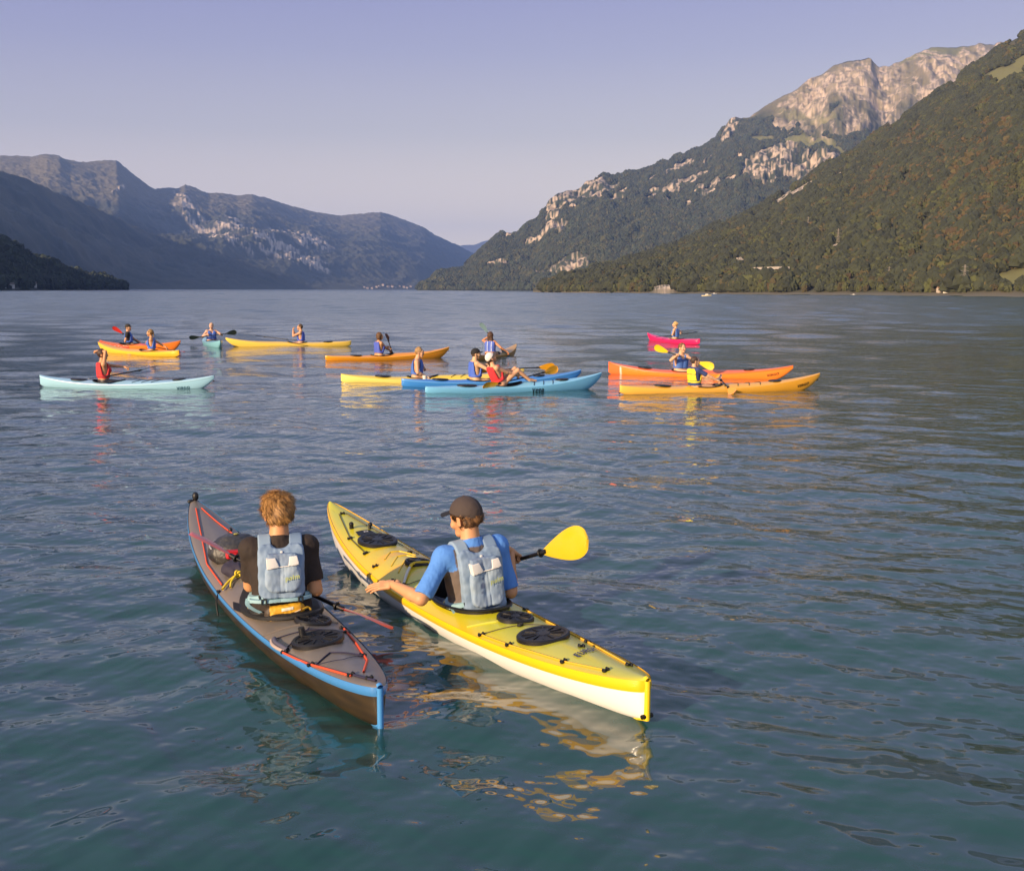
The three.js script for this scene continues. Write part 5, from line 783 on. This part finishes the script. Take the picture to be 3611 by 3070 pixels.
// the blond man in the grey kayak and his red paddle
makePaddle('black shafted paddle with red blades resting across the lap of the blond man', V(-2.48, 0.56, -8.0), V(-0.826, 0.115, -7.05), [0.66, 0.085, 0.03], { roll: 1.2, feather: 0.1, bladeW: 0.085 });
{
  const yaw = 28.1, sc = 1.06, p = inBoat(greyKayak, greyK, 1.82, -0.045, 0.115).toArray();
  const dark = (pp, B, t) => mix3([0.030, 0.019, 0.014], [0.022, 0.015, 0.012], clamp(0.5 + noise(pp.x * 9, pp.y * 9, pp.z * 9)));
  const o = { fine: true, vestLow: 0.105, pos: p, yaw, scale: sc, twist: -14, lean: 3, headYaw: 13, headPitch: -3, w: 1.04, skin: [0.56, 0.27, 0.12], beard: [0.16, 0.08, 0.03], brow: [0.3, 0.18, 0.08], trousers: [0.02, 0.02, 0.022], hair: hairBlond, shirt: { sleeve: 0.76, plain: [0.03, 0.02, 0.015], color: dark }, armL: { pole: [-0.3, -1, 0.5] }, armR: { pole: [0.15, -1, 0.5] } };
  armsOn(o, p, yaw, sc, { L: [-1.885, 0.40, -7.66], R: [-1.587, 0.32, -7.49] });
  const R = makePerson(o, 'blond man in black shirt and blue grey vest with yellow waist bag, seen from behind');
  nearVest(o, R, { text: 'palm', tails: [[[-0.21, 0.09, 0.04], [-0.215, 0.06, 0.06], [-0.18, 0.035, 0.11], [-0.13, 0.02, 0.165]]] });
  // spray skirt: waist tube spreading to the coaming
  const K = greyK, inv = new THREE.Matrix4().copy(R.g.matrixWorld).invert(); R.g.updateMatrixWorld(true); inv.copy(R.g.matrixWorld).invert().multiply(greyKayak.matrixWorld);
  part('spray_skirt', gridGeo(64, 14, (u, v) => { const a = u * 2 * Math.PI, s0 = 1.82 + 0.155 * Math.sin(a), x0 = -0.045 + 0.19 * Math.cos(a), s1 = K.cs + (K.ca + 0.015) * 1.03 * Math.sin(a), x1 = (K.cb + 0.018) * Math.cos(a) * (1 - 0.1 * Math.max(0, Math.sin(a))); const f = smooth(0.15, 1, v), s = mix(s0, s1, f), x = mix(x0, x1, f), yd = K.deckAt(s1, x1 * 0.98).y + 0.036, y = v < 0.93 ? mix(0.245, yd, Math.pow(Math.min(1, v / 0.86), 0.55)) + 0.010 * noise(x * 16, s * 16) : yd - 0.022 * (v - 0.93) / 0.07; return V(x, y, K.L / 2 - s).applyMatrix4(inv).toArray(); }), M([0.008, 0.008, 0.009], 0.75), R.g);
  const q = V(), B = R.B, ybox = bounds([B.toWorld(-0.16, -0.05, 0.05), B.toWorld(0.18, 0.09, 0.25), B.toWorld(0.18, -0.05, 0.25), B.toWorld(-0.16, 0.09, 0.05)], 0.03);
  const bagF = (pp) => { B.torsoLocal(pp, q); const x = q.x - 0.02, y = q.y - 0.012 - 0.07 * x, z = q.z - 0.172 + 1.2 * x * x; return rboxD({ x, y, z }, 0, 0, 0, 0.128, 0.052, 0.042, 0.036) + 0.004 * noise(pp.x * 40, pp.y * 40, pp.z * 40); };
  const bag = thing('waist_bag', 'yellow throw line bag on the back of the blond man below his vest', 'waist bag', R.g.position.toArray(), R.g.rotation.y); bag.scale.copy(R.g.scale);
  part('bag', meshSDF(bagF, ...ybox, 0.006, (pp) => { B.torsoLocal(pp, q); return q.x < -0.075 ? [0.05, 0.035, 0.025] : mix3([0.72, 0.38, 0.015], [0.55, 0.27, 0.01], clamp(0.5 + 1.2 * noise(q.x * 12, q.y * 30, q.z * 12))); }), MV(0.6), bag);
  const onBag = (x, y) => { for (let z = 0.3; z > 0.05; z -= 0.001) { const w = B.toWorld(x, y, z); if (bagF(w) < 0.001) return B.toWorld(x, y, z + 0.003); } return B.toWorld(x, y, 0.18); };
  part('piping', tube(Array.from({ length: 12 }, (_, i) => onBag(-0.07 + i * 0.0175, 0.005 + 0.028 * i / 11 - 0.012 * Math.sin(i / 11 * 3.14))), 0.0035, 30, 5), M([0.78, 0.62, 0.4], 0.6), bag);
  part('label_patch', gridGeo(10, 4, (u, v) => onBag(0.0 + u * 0.075, 0.031 + 0.018 * v + 0.008 * u).toArray()), M([0.72, 0.66, 0.5], 0.6), bag);
  part('pull_loop', [tube([onBag(0.13, 0.03), B.toWorld(0.17, 0.035, 0.165), B.toWorld(0.185, 0.02, 0.165), B.toWorld(0.18, -0.005, 0.165)], 0.008, 16, 6)], M([0.72, 0.4, 0.02], 0.7), bag);
}
// the man in the cap in the yellow kayak and his yellow paddle
{
  const tip = V(0.55, 0.73, -7.25), hand = V(0.05, 0.435, -7.72), d = hand.clone().sub(tip).normalize(); d.y += 0.03; d.normalize();
  makePaddle('black shafted paddle with translucent yellow blade held up by the man in the cap', tip, tip.clone().addScaledVector(d, 1.85), [0.86, 0.62, 0.02], { roll: -0.85, feather: 0.1, bladeW: 0.115, bladeL: 0.47, clear: true });
  const yaw = 31.6, sc = 1.10, p = inBoat(yellowKayak, yellowK, 1.98, 0.01, 0.02).toArray(), P = tip.clone().addScaledVector(d, tip.distanceTo(hand));
  const o = { fine: true, pos: p, yaw, scale: sc, twist: -5, lean: 2, tilt: 5, headYaw: 27, headPitch: -6, headRoll: -3, w: 1.08, limb: 1.06, skin: [0.58, 0.29, 0.14], trousers: [0.03, 0.035, 0.06],
    hair: { vol: 0.010, rough: 0.012, nape: 0.10, dark: [0.045, 0.02, 0.008], light: [0.26, 0.13, 0.05], strands: 3000, swirl: 0.9, len: [0.035, 0.065], lift: 0.5, curl: 0.5, wave: 0.9, where: (q) => q.y < 0.03 },
    cap: { color: [0.055, 0.040, 0.036], brim: [0.012, 0.012, 0.016] },
    shirt: { sleeve: 0.90, collar: 0.487, plain: [0.1, 0.08, 0.07], color: (pp, B, t) => {
      B.torsoLocal(pp, t); const BL = [0.085, 0.25, 0.66], GR = [0.135, 0.105, 0.09];
      if (t.y > 0.462) return BL;
      for (const k of 'LR') if (B.upper(pp, k) < B.torso(pp) + 0.006) { const ax = B.E[k].clone().sub(B.S[k]).normalize(), r = pp.clone().sub(B.S[k]); r.addScaledVector(ax, -r.dot(ax)).normalize(); return r.y < -0.35 ? GR : BL; }
      return Math.abs(t.x) > 0.15 && t.y > 0.33 ? BL : GR; } },
    armL: { raw: true, f: [-0.98, -0.12, -0.05], n: [0, -1, -0.1], pose: 'open', pole: [-0.2, -0.6, 1] }, armR: { pole: [0.15, -1, 0.3] } };
  armsOn(o, p, yaw, sc, { L: [-0.85, 0.36, -7.38], R: P.toArray() });
  o.armL.f = V(-0.97, -0.16, -0.1).applyAxisAngle(V(0, 1, 0), -yaw * RAD).toArray();
  o.armL.n = V(0, -0.9, -0.45).applyAxisAngle(V(0, 1, 0), -yaw * RAD).toArray();
  const R = makePerson(o, 'man in dark cap and blue grey shirt, reaching left over the yellow kayak');
  nearVest(o, R, { text: 'palm', stains: [[-0.02, 0.225, 0.017], [-0.015, 0.27, 0.008], [-0.032, 0.185, 0.007]], tails: [[[-0.20, 0.10, 0.06], [-0.19, 0.03, 0.13], [-0.175, -0.045, 0.15], [-0.14, -0.06, 0.19], [-0.135, -0.12, 0.2]], [[0.20, 0.10, 0.04], [0.205, 0.03, 0.08], [0.19, -0.05, 0.1], [0.18, -0.10, 0.11]]] });
  const w = R.B.W.L, f = V(...o.armL.f); const bd = new THREE.TorusGeometry(0.030, 0.0025, 6, 24); bd.applyQuaternion(new THREE.Quaternion().setFromUnitVectors(V(0, 0, 1), f.clone().normalize())).translate(...w.clone().addScaledVector(f, -0.02).toArray());
  part('bracelet', bd, M(0x20160e, 0.7), R.g);
  // padded back band behind him
  const K = yellowK; part('back_band', [gridGeo(24, 6, (u, v) => { const a = (u - 0.5) * 1.7; return [0.215 * Math.sin(a), 0.13 + 0.115 * v, K.L / 2 - (1.98 + 0.08 - 0.27 * Math.cos(a))]; })], M(0x0b0a0a, 0.8), yellowKayak);
  part('back_band', [tube(Array.from({ length: 13 }, (_, i) => { const a = (i / 12 - 0.5) * 1.3; return V(0.215 * Math.sin(a), 0.247, K.L / 2 - (1.98 + 0.08 - 0.27 * Math.cos(a))); }), 0.007, 40, 6)], M([0.62, 0.42, 0.28], 0.7), yellowKayak);
}
// ---------------------------------------------------------------- the group of kayaks farther out
const BLUEV = [0.055, 0.14, 0.50], REDV = [0.62, 0.03, 0.035];
function far(label, dim, stern, heading, c) { const K = kayakShape({ keel: 0.1, q: 0.62, rake: 0.06, ...dim, cs: dim.cs ?? dim.L * 0.43 }); const g = launch(label, K, [stern[0], -0.03, stern[2]], heading, { rim: 0.02, rimUp: 0.02, coaming: 0x121214, ...c }); return { K, g, heading }; }
function sit(b, s, label, o, spots = {}, off = 0) {
  const yaw = -b.heading + 0.2 * (o.turn ?? 0), p = inBoat(b.g, b.K, s, off, (o.seat ?? 0.02) + 0.05).toArray(), sc = (o.scale ?? 1) * 1.06;
  o = { w: o.fem ? 0.88 : 1, armL: { w: [-0.22, 0.22, -0.3] }, armR: { w: [0.22, 0.22, -0.3] }, twist: 0.8 * (o.turn ?? 0), ...o, pos: p, yaw, scale: sc };
  armsOn(o, p, yaw, sc, spots); return makePerson(o, label);
}
const along = (a, b, f) => [mix(a[0], b[0], f), mix(a[1], b[1], f), mix(a[2], b[2], f)];
const hairB = { vol: 0.006, dark: [0.05, 0.03, 0.015], light: [0.14, 0.08, 0.035] };
{ // A: pale blue kayak, woman in red
  const b = far('pale turquoise kayak at the far left carrying the woman in the red vest', { L: 4.6, B: 0.58, sb: 0.36, ss: 0.30, sm: 0.125, fore: 0.088, cs: 1.85 }, [-11.92, 0, -26.72], 97.5, { hull: [0.32, 0.58, 0.74], deck: [0.30, 0.52, 0.68], band: [0.40, 0.66, 0.82], bandW: 0.03, hatches: [[1.05, 0, 0.16, 0.2], [3.7, 0, 0.15, 0.16]], toggles: [[0.06, 0.05], [4.56, 0.05]] });
  for (const s of [2.55, 2.8, 3.05]) part('bungee', line(b.K, [[s, 0.2], [s + 0.12, 0.08], [s + 0.16, -0.1]], 0.008), M(0x1c2a3a, 0.6), b.g);
  sideText(b.K, 'VIRGO', 0.075, 0.84, 1, 0x27566e, b.g, 0.42);
  const a = [-10.36, 0.24, -25.85], z = [-9.05, 0.47, -27.05]; makePaddle('dark paddle lying across the pale turquoise kayak', V(...a), V(...z), 0x14100d, { roll: 1.4, feather: 0.2, bladeW: 0.07 });
  sit(b, 1.72, 'woman in red vest with dark tied hair, one arm raised behind her head', { turn: 42, fem: true, lean: -3, headYaw: -28, skin: [0.55, 0.27, 0.13], vest: { color: REDV }, hair: { ...hairB, vol: 0.01, bun: true, dark: [0.02, 0.008, 0.006], light: [0.07, 0.025, 0.015] }, armR: { pole: [0.3, 0.6, -0.8], raw: true }, armL: { w: [-0.1, 0.2, -0.42], n: [0, -1, 0] }, trousers: [0.03, 0.03, 0.04] }, { R: [-10.36, 0.90, -26.55], L: along(a, z, 0.72) });
}
{ // B: orange kayak, man in cap with red paddle
  const b = far('red orange kayak half hidden behind the yellow one at the left', { L: 3.4, B: 0.6, sb: 0.42, ss: 0.40, sm: 0.205, fore: 0.080, cs: 1.25 }, [-16.72, 0, -43.1], 96, { hull: [0.82, 0.17, 0.025], hullPaint: (x, y, s) => (s < 1.4 ? [0.75, 0.07, 0.025] : [0.86, 0.22, 0.025]), deck: [0.8, 0.18, 0.03], toggles: [[3.35, 0.04]] });
  const a = [-16.04, 0.91, -42.7], z = [-14.6, -0.12, -43.35]; makePaddle('paddle with red blade raised by the man in the dark cap', V(...a), V(...z), [0.6, 0.03, 0.02], { roll: 0.2 });
  sit(b, 1.25, 'man in dark cap and blue vest beside the ponytailed woman, holding a red blade up', { seat: 0.09, turn: 20, headYaw: -30, lean: -4, shirt: { sleeve: 0.5, plain: [0.015, 0.015, 0.02] }, vest: { color: BLUEV }, cap: { color: [0.025, 0.022, 0.018] }, hair: hairB, beard: [0.1, 0.06, 0.03], armR: { pole: [1, -0.3, 0.4] } }, { R: along(a, z, 0.42), L: along(a, z, 0.68) });
}
{ // C: yellow kayak, woman with ponytail
  const b = far('golden yellow kayak in front of the red orange one at the left', { L: 4.4, B: 0.6, sb: 0.44, ss: 0.24, sm: 0.135, fore: 0.080, cs: 1.62 }, [-12.2, 0, -38.9], -60, { hull: [0.86, 0.50, 0.04], deck: [0.84, 0.46, 0.04], toggles: [[0.05, 0.05]] });
  const a = [-14.1, 0.36, -40.3], z = [-12.15, 0.10, -39.4]; makePaddle('thin red paddle across the golden yellow kayak at the left', V(...a), V(...z), [0.6, 0.07, 0.05], { roll: 1.4, shaft: 0x3a1210 });
  sit(b, 1.45, 'woman with blond ponytail and blue vest seen from behind at the left', { turn: 42, fem: true, headYaw: -15, skin: [0.56, 0.29, 0.14], vest: { color: BLUEV }, hair: { vol: 0.008, tail: true, dark: [0.12, 0.06, 0.02], light: [0.42, 0.26, 0.1] } }, { L: [-13.95, 0.36, -40.3], R: along(a, z, 0.62) });
}
{ // D: kayak seen end on
  const b = far('small turquoise kayak seen end on with its bow toward the viewer', { L: 4.3, B: 0.66, sb: 0.36, ss: 0.3, sm: 0.195, fore: 0.080, cs: 1.95 }, [-13.85, 0, -48.0], 156, { hull: [0.20, 0.46, 0.56], deck: [0.22, 0.48, 0.6] });
  const a = [-13.96, 0.33, -45.95], z = [-11.9, 0.60, -45.95]; makePaddle('black paddle held level by the bald man facing the viewer', V(...a), V(...z), [0.012, 0.02, 0.02], { roll: 0.3, bladeW: 0.11 });
  sit(b, 1.9, 'bald man in blue vest facing the viewer in the small turquoise kayak', { seat: 0.06, headYaw: -25, skin: [0.62, 0.36, 0.24], vest: { color: BLUEV, bands: [[0.1, 0.15, [0.03, 0.07, 0.3]]] }, hair: { vol: 0.0, nape: 0.02, temple: 0.02, dark: [0.45, 0.27, 0.17], light: [0.55, 0.34, 0.22] } }, { R: along(a, z, 0.40), L: along(a, z, 0.66) });
}
{ // E: long yellow kayak, man holding something to his face
  const b = far('long pale yellow kayak farthest back, left of the middle', { L: 5.3, B: 0.56, sb: 0.42, ss: 0.24, sm: 0.135, fore: 0.096, cs: 2.3 }, [-7.05, 0, -46.5], -102, { hull: [0.88, 0.60, 0.10], deck: [0.86, 0.56, 0.08], hatches: [[1.0, 0, 0.18, 0.2]] });
  makePaddle('dark paddle lying across the long pale yellow kayak', V(-11.05, 0.46, -45.7), V(-9.1, 0.3, -44.95), 0x1a120c, { roll: 1.4, bladeW: 0.07 });
  sit(b, 2.15, 'man in blue vest raising both hands to his face in the long pale yellow kayak', { turn: -12, headYaw: 8, skin: [0.58, 0.31, 0.17], vest: { color: [0.05, 0.10, 0.48] }, hair: hairB, armL: { w: [-0.05, 0.62, -0.30], f: [0, 1, 0], n: [0, 0, 1], pole: [-0.5, -1, 0] }, armR: { w: [0.06, 0.62, -0.30], f: [0, 1, 0], n: [0, 0, 1], pole: [0.5, -1, 0] } });
}
{ // F: amber kayak, woman with bobbed hair
  const b = far('amber orange kayak with upswept bow in the middle distance', { L: 4.6, B: 0.56, sb: 0.42, ss: 0.2, sm: 0.125, fore: 0.112, cs: 2.05 }, [-6.45, 0, -36.6], 64.5, { hull: [0.86, 0.33, 0.015], deck: [0.84, 0.32, 0.02], band: [0.88, 0.42, 0.03], bandW: 0.03, hatches: [[1.1, 0, 0.16, 0.2]], toggles: [[4.56, 0.04]] });
  const a = [-4.36, 0.92, -36.75], z = [-4.22, -0.12, -38.35]; makePaddle('black paddle held upright by the woman in the amber kayak', V(...a), V(...z), 0x14110f, { roll: 1.2, bladeW: 0.08 });
  sit(b, 1.95, 'woman with brown bobbed hair and blue vest in the amber kayak', { turn: 10, fem: true, headYaw: -12, skin: [0.56, 0.29, 0.14], vest: { color: [0.06, 0.10, 0.46] }, hair: { vol: 0.008, bob: true, dark: [0.05, 0.022, 0.01], light: [0.2, 0.1, 0.035] } }, { R: along(a, z, 0.72), L: along(a, z, 0.52) });
}
{ // G: brown kayak seen from behind, woman with long hair
  const b = far('tan brown kayak pointing away behind the man in the black cap', { L: 3.6, B: 0.6, sb: 0.44, ss: 0.24, sm: 0.135, fore: 0.080, cs: 1.5 }, [-1.32, 0, -37.1], 24, { hull: [0.42, 0.22, 0.05], deck: [0.5, 0.29, 0.08] });
  const a = [-1.17, 1.25, -38.55], z = [-0.12, -0.05, -39.0]; makePaddle('paddle with pale green blue blade rising behind the long haired woman', V(...a), V(...z), [0.16, 0.26, 0.30], { roll: 0.4 });
  sit(b, 1.3, 'woman with long brown hair and blue vest seen from behind in the tan kayak', { turn: 10, fem: true, skin: [0.56, 0.24, 0.11], vest: { color: [0.07, 0.13, 0.5], piping: [0.55, 0.6, 0.7], bands: [[0.05, 0.1, [0.6, 0.36, 0.1]]] }, hair: { vol: 0.01, long: true, dark: [0.035, 0.014, 0.007], light: [0.13, 0.06, 0.025] } }, { R: [-0.12, 0.16, -38.2], L: along(a, z, 0.35) });
}
{ // H: pale yellow kayak, fair haired man
  const b = far('pale yellow kayak lying behind the bright blue one', { L: 4.85, B: 0.58, sb: 0.40, ss: 0.26, sm: 0.125, fore: 0.104, cs: 2.15 }, [-4.52, 0, -27.95], 86.5, { hull: [0.86, 0.66, 0.17], deck: [0.84, 0.60, 0.05], hatches: [[1.1, 0, 0.16, 0.2]], toggles: [[0.05, 0.05]] });
  for (const s of [2.9, 3.15]) part('bungee', line(b.K, [[s, 0.2], [s + 0.14, 0.0], [s, -0.2]], 0.008), M(0x151515, 0.6), b.g);
  sit(b, 2.0, 'fair haired man in blue vest leaning his arm on the pale yellow kayak', { turn: -4, tilt: -4, lean: 4, headYaw: -6, skin: [0.58, 0.33, 0.19], vest: { color: BLUEV, bands: [[0.085, 0.1, [0.02, 0.03, 0.1]]] }, hair: { vol: 0.006, nape: 0.06, dark: [0.2, 0.11, 0.04], light: [0.45, 0.28, 0.12] }, armR: { w: [0.24, 0.14, -0.24], n: [0, -1, 0] } }, { L: [-2.3, 0.32, -28.2] });
  const fl = thing('bailer', 'small white bailer hanging by the hand of the fair haired man', 'bailer', [-2.28, 0.17, -27.60]); part('cup', new THREE.CylinderGeometry(0.06, 0.05, 0.13, 14), M(0xd8d4c8, 0.5), fl); part('handle', new THREE.TorusGeometry(0.035, 0.01, 6, 12).translate(0.065, 0.01, 0), M(0xd8d4c8, 0.5), fl);
}
{ // I: bright blue kayak, man in black cap
  const b = far('bright blue kayak between the pale yellow and the light blue one', { L: 4.75, B: 0.56, sb: 0.40, ss: 0.24, sm: 0.135, fore: 0.104, cs: 2.1 }, [-2.8, 0, -26.75], 76, { hull: [0.05, 0.25, 0.70], deck: [0.05, 0.22, 0.62], band: [0.10, 0.34, 0.78], bandW: 0.03, hatches: [[1.0, 0, 0.16, 0.2], [3.6, 0, 0.14, 0.15]] });
  const a = [-0.9, 0.40, -27.15], z = [1.12, 0.47, -27.65]; makePaddle('paddle with amber blades held by the man in the black cap', V(...a), V(...z), [0.8, 0.36, 0.01], { roll: 0.15, feather: 0.3 });
  sit(b, 1.92, 'bearded man in black cap and blue vest in the bright blue kayak', { turn: 6, lean: -2, headYaw: -14, skin: [0.60, 0.36, 0.2], beard: [0.03, 0.02, 0.015], vest: { color: [0.06, 0.13, 0.52] }, cap: { color: [0.012, 0.012, 0.014] }, hair: hairB, armR: { pole: [1, -0.3, 0.2] } }, { R: along(a, z, 0.22), L: along(a, z, 0.40) });
}
{ // J: light blue kayak, woman with white cap and raised knees
  const b = far('light blue kayak in front of the bright blue one, carrying the white capped woman', { L: 4.65, B: 0.58, sb: 0.42, ss: 0.2, sm: 0.135, fore: 0.104, cs: 2.05 }, [-2.06, 0, -24.98], 68, { hull: [0.18, 0.50, 0.78], deck: [0.22, 0.54, 0.78], hatches: [[1.05, 0, 0.17, 0.24], [3.55, 0, 0.15, 0.16]] });
  for (const s of [2.7, 2.95, 3.2]) part('bungee', line(b.K, [[s, 0.24], [s + 0.05, 0.14], [s + 0.14, -0.1]], 0.009), M(0x16283a, 0.6), b.g);
  sideText(b.K, 'Vega', 0.10, 0.60, 1, 0x1c2226, b.g, 0.30);
  const a = [-0.69, 0.14, -25.22], z = [1.16, 0.50, -26.5]; makePaddle('paddle with amber blades held by the woman in the white cap', V(...a), V(...z), [0.82, 0.38, 0.01], { roll: 0.1, feather: 0.3, bladeW: 0.105 });
  sit(b, 1.9, 'woman in white cap and red vest with knees drawn up on the light blue kayak', { turn: 8, fem: true, lean: -24, headYaw: -8, headPitch: 14, seat: 0.07, skin: [0.62, 0.34, 0.19], vest: { color: REDV }, cap: { color: [0.72, 0.68, 0.64], brim: [0.05, 0.04, 0.04] }, hair: { ...hairB, tail: true }, legs: [[-0.10, 0.42, -0.42, -0.10, 0.18, -0.72], [0.11, 0.40, -0.40, 0.11, 0.17, -0.70]], armR: { pole: [0.6, -1, 0.4] } }, { R: along(a, z, 0.50), L: along(a, z, 0.62) });
}
{ // K: magenta kayak
  const b = far('short magenta kayak alone at the back right', { L: 3.4, B: 0.62, sb: 0.44, ss: 0.26, sm: 0.175, fore: 0.064, cs: 1.45 }, [8.66, 0, -49.1], -38, { hull: [0.72, 0.02, 0.13], deck: [0.74, 0.03, 0.17] });
  const a = [6.78, 0.24, -50.3], z = [8.75, 0.50, -50.3]; makePaddle('black paddle of the woman in the magenta kayak', V(...a), V(...z), 0x121012, { roll: 1.3, bladeW: 0.07 });
  sit(b, 1.55, 'blond woman with blue vest in the magenta kayak', { turn: 20, fem: true, seat: 0.06, headYaw: 10, skin: [0.62, 0.36, 0.2], vest: { color: [0.10, 0.22, 0.56], piping: [0.5, 0.6, 0.75] }, hair: { vol: 0.01, bun: true, dark: [0.4, 0.24, 0.08], light: [0.68, 0.46, 0.18] } }, { L: along(a, z, 0.42), R: along(a, z, 0.6) });
}
{ // L: orange kayak, man with yellow blade
  const b = far('orange kayak with a pale band near its stern at the right', { L: 5.3, B: 0.56, sb: 0.42, ss: 0.38, sm: 0.135, fore: 0.096, cs: 2.3 }, [2.85, 0, -31.35], 110.5, { hull: [0.86, 0.24, 0.03], hullPaint: (x, y, s) => (s > 0.36 && s < 0.41 ? [0.8, 0.7, 0.6] : s < 0.36 ? [0.84, 0.17, 0.04] : [0.87, 0.24, 0.03]), deck: [0.78, 0.14, 0.04], band: [0.8, 0.16, 0.035], bandW: 0.028, hatches: [[1.1, 0, 0.16, 0.2], [4.1, 0, 0.14, 0.15]], toggles: [[5.2, 0.04]] });
  sideText(b.K, 'VIRGO', 0.075, 0.90, 1, 0x3a1a0e, b.g, 0.32);
  const a = [4.04, 0.84, -30.35], z = [5.63, 0.32, -29.6]; makePaddle('paddle with yellow blade raised by the man in the orange kayak', V(...a), V(...z), [0.82, 0.55, 0.02], { roll: 0.2, bladeW: 0.11 });
  sit(b, 2.15, 'man with brown hair and blue vest holding a yellow blade up at the right', { turn: -48, lean: 2, headYaw: 12, skin: [0.62, 0.36, 0.21], vest: { color: [0.06, 0.15, 0.46], piping: [0.3, 0.4, 0.6] }, hair: { vol: 0.008, dark: [0.10, 0.04, 0.015], light: [0.25, 0.12, 0.04] }, armR: { pole: [1, -0.5, 0.2] } }, { R: along(a, z, 0.40), L: along(a, z, 0.66) });
}
{ // M: amber yellow kayak, child in yellow vest
  const b = far('light amber kayak nearest at the right, carrying the child in the yellow vest', { L: 5.35, B: 0.58, sb: 0.43, ss: 0.23, sm: 0.125, fore: 0.088, cs: 2.25 }, [2.56, 0, -25.2], 74.8, { hull: [0.88, 0.46, 0.06], hullPaint: (x, y, s) => mix3([0.88, 0.48, 0.08], [0.88, 0.42, 0.03], smooth(1.5, 5, s)), deck: [0.84, 0.42, 0.04], hatches: [[1.1, 0, 0.16, 0.2], [4.1, 0, 0.14, 0.15]], toggles: [[0.05, 0.05], [5.25, 0.05]] });
  for (const s of [3.0, 3.3, 3.6]) part('bungee', line(b.K, [[s, 0.2], [s + 0.1, 0.0], [s, -0.2]], 0.008), M(0x2a2018, 0.6), b.g);
  sideText(b.K, 'VIRGO', 0.08, 0.90, 1, 0x3a2410, b.g, 0.32);
  const a = [5.24, 0.06, -25.05], z = [5.15, 0.33, -26.7]; makePaddle('paddle with orange blade dipping beside the light amber kayak', V(...a), V(...z), [0.82, 0.33, 0.01], { roll: -2.2, feather: 0.1, bladeW: 0.11 });
  sit(b, 1.95, 'child with dark hair in navy shirt and yellow vest at the right', { turn: 10, scale: 0.88, lean: -4, headYaw: -14, seat: 0.05, skin: [0.58, 0.34, 0.2], shirt: { sleeve: 0.8, plain: [0.03, 0.05, 0.16] }, vest: { color: [0.72, 0.62, 0.03], bands: [[0.13, 0.155, [0.06, 0.06, 0.04]], [0.30, 0.32, [0.06, 0.06, 0.04]]] }, hair: { ...hairB, dark: [0.03, 0.018, 0.015], light: [0.08, 0.05, 0.04] }, armR: { pole: [1, -0.4, 0.2] } }, { R: along(a, z, 0.30), L: along(a, z, 0.72) });
}
renderer.render(scene, camera);
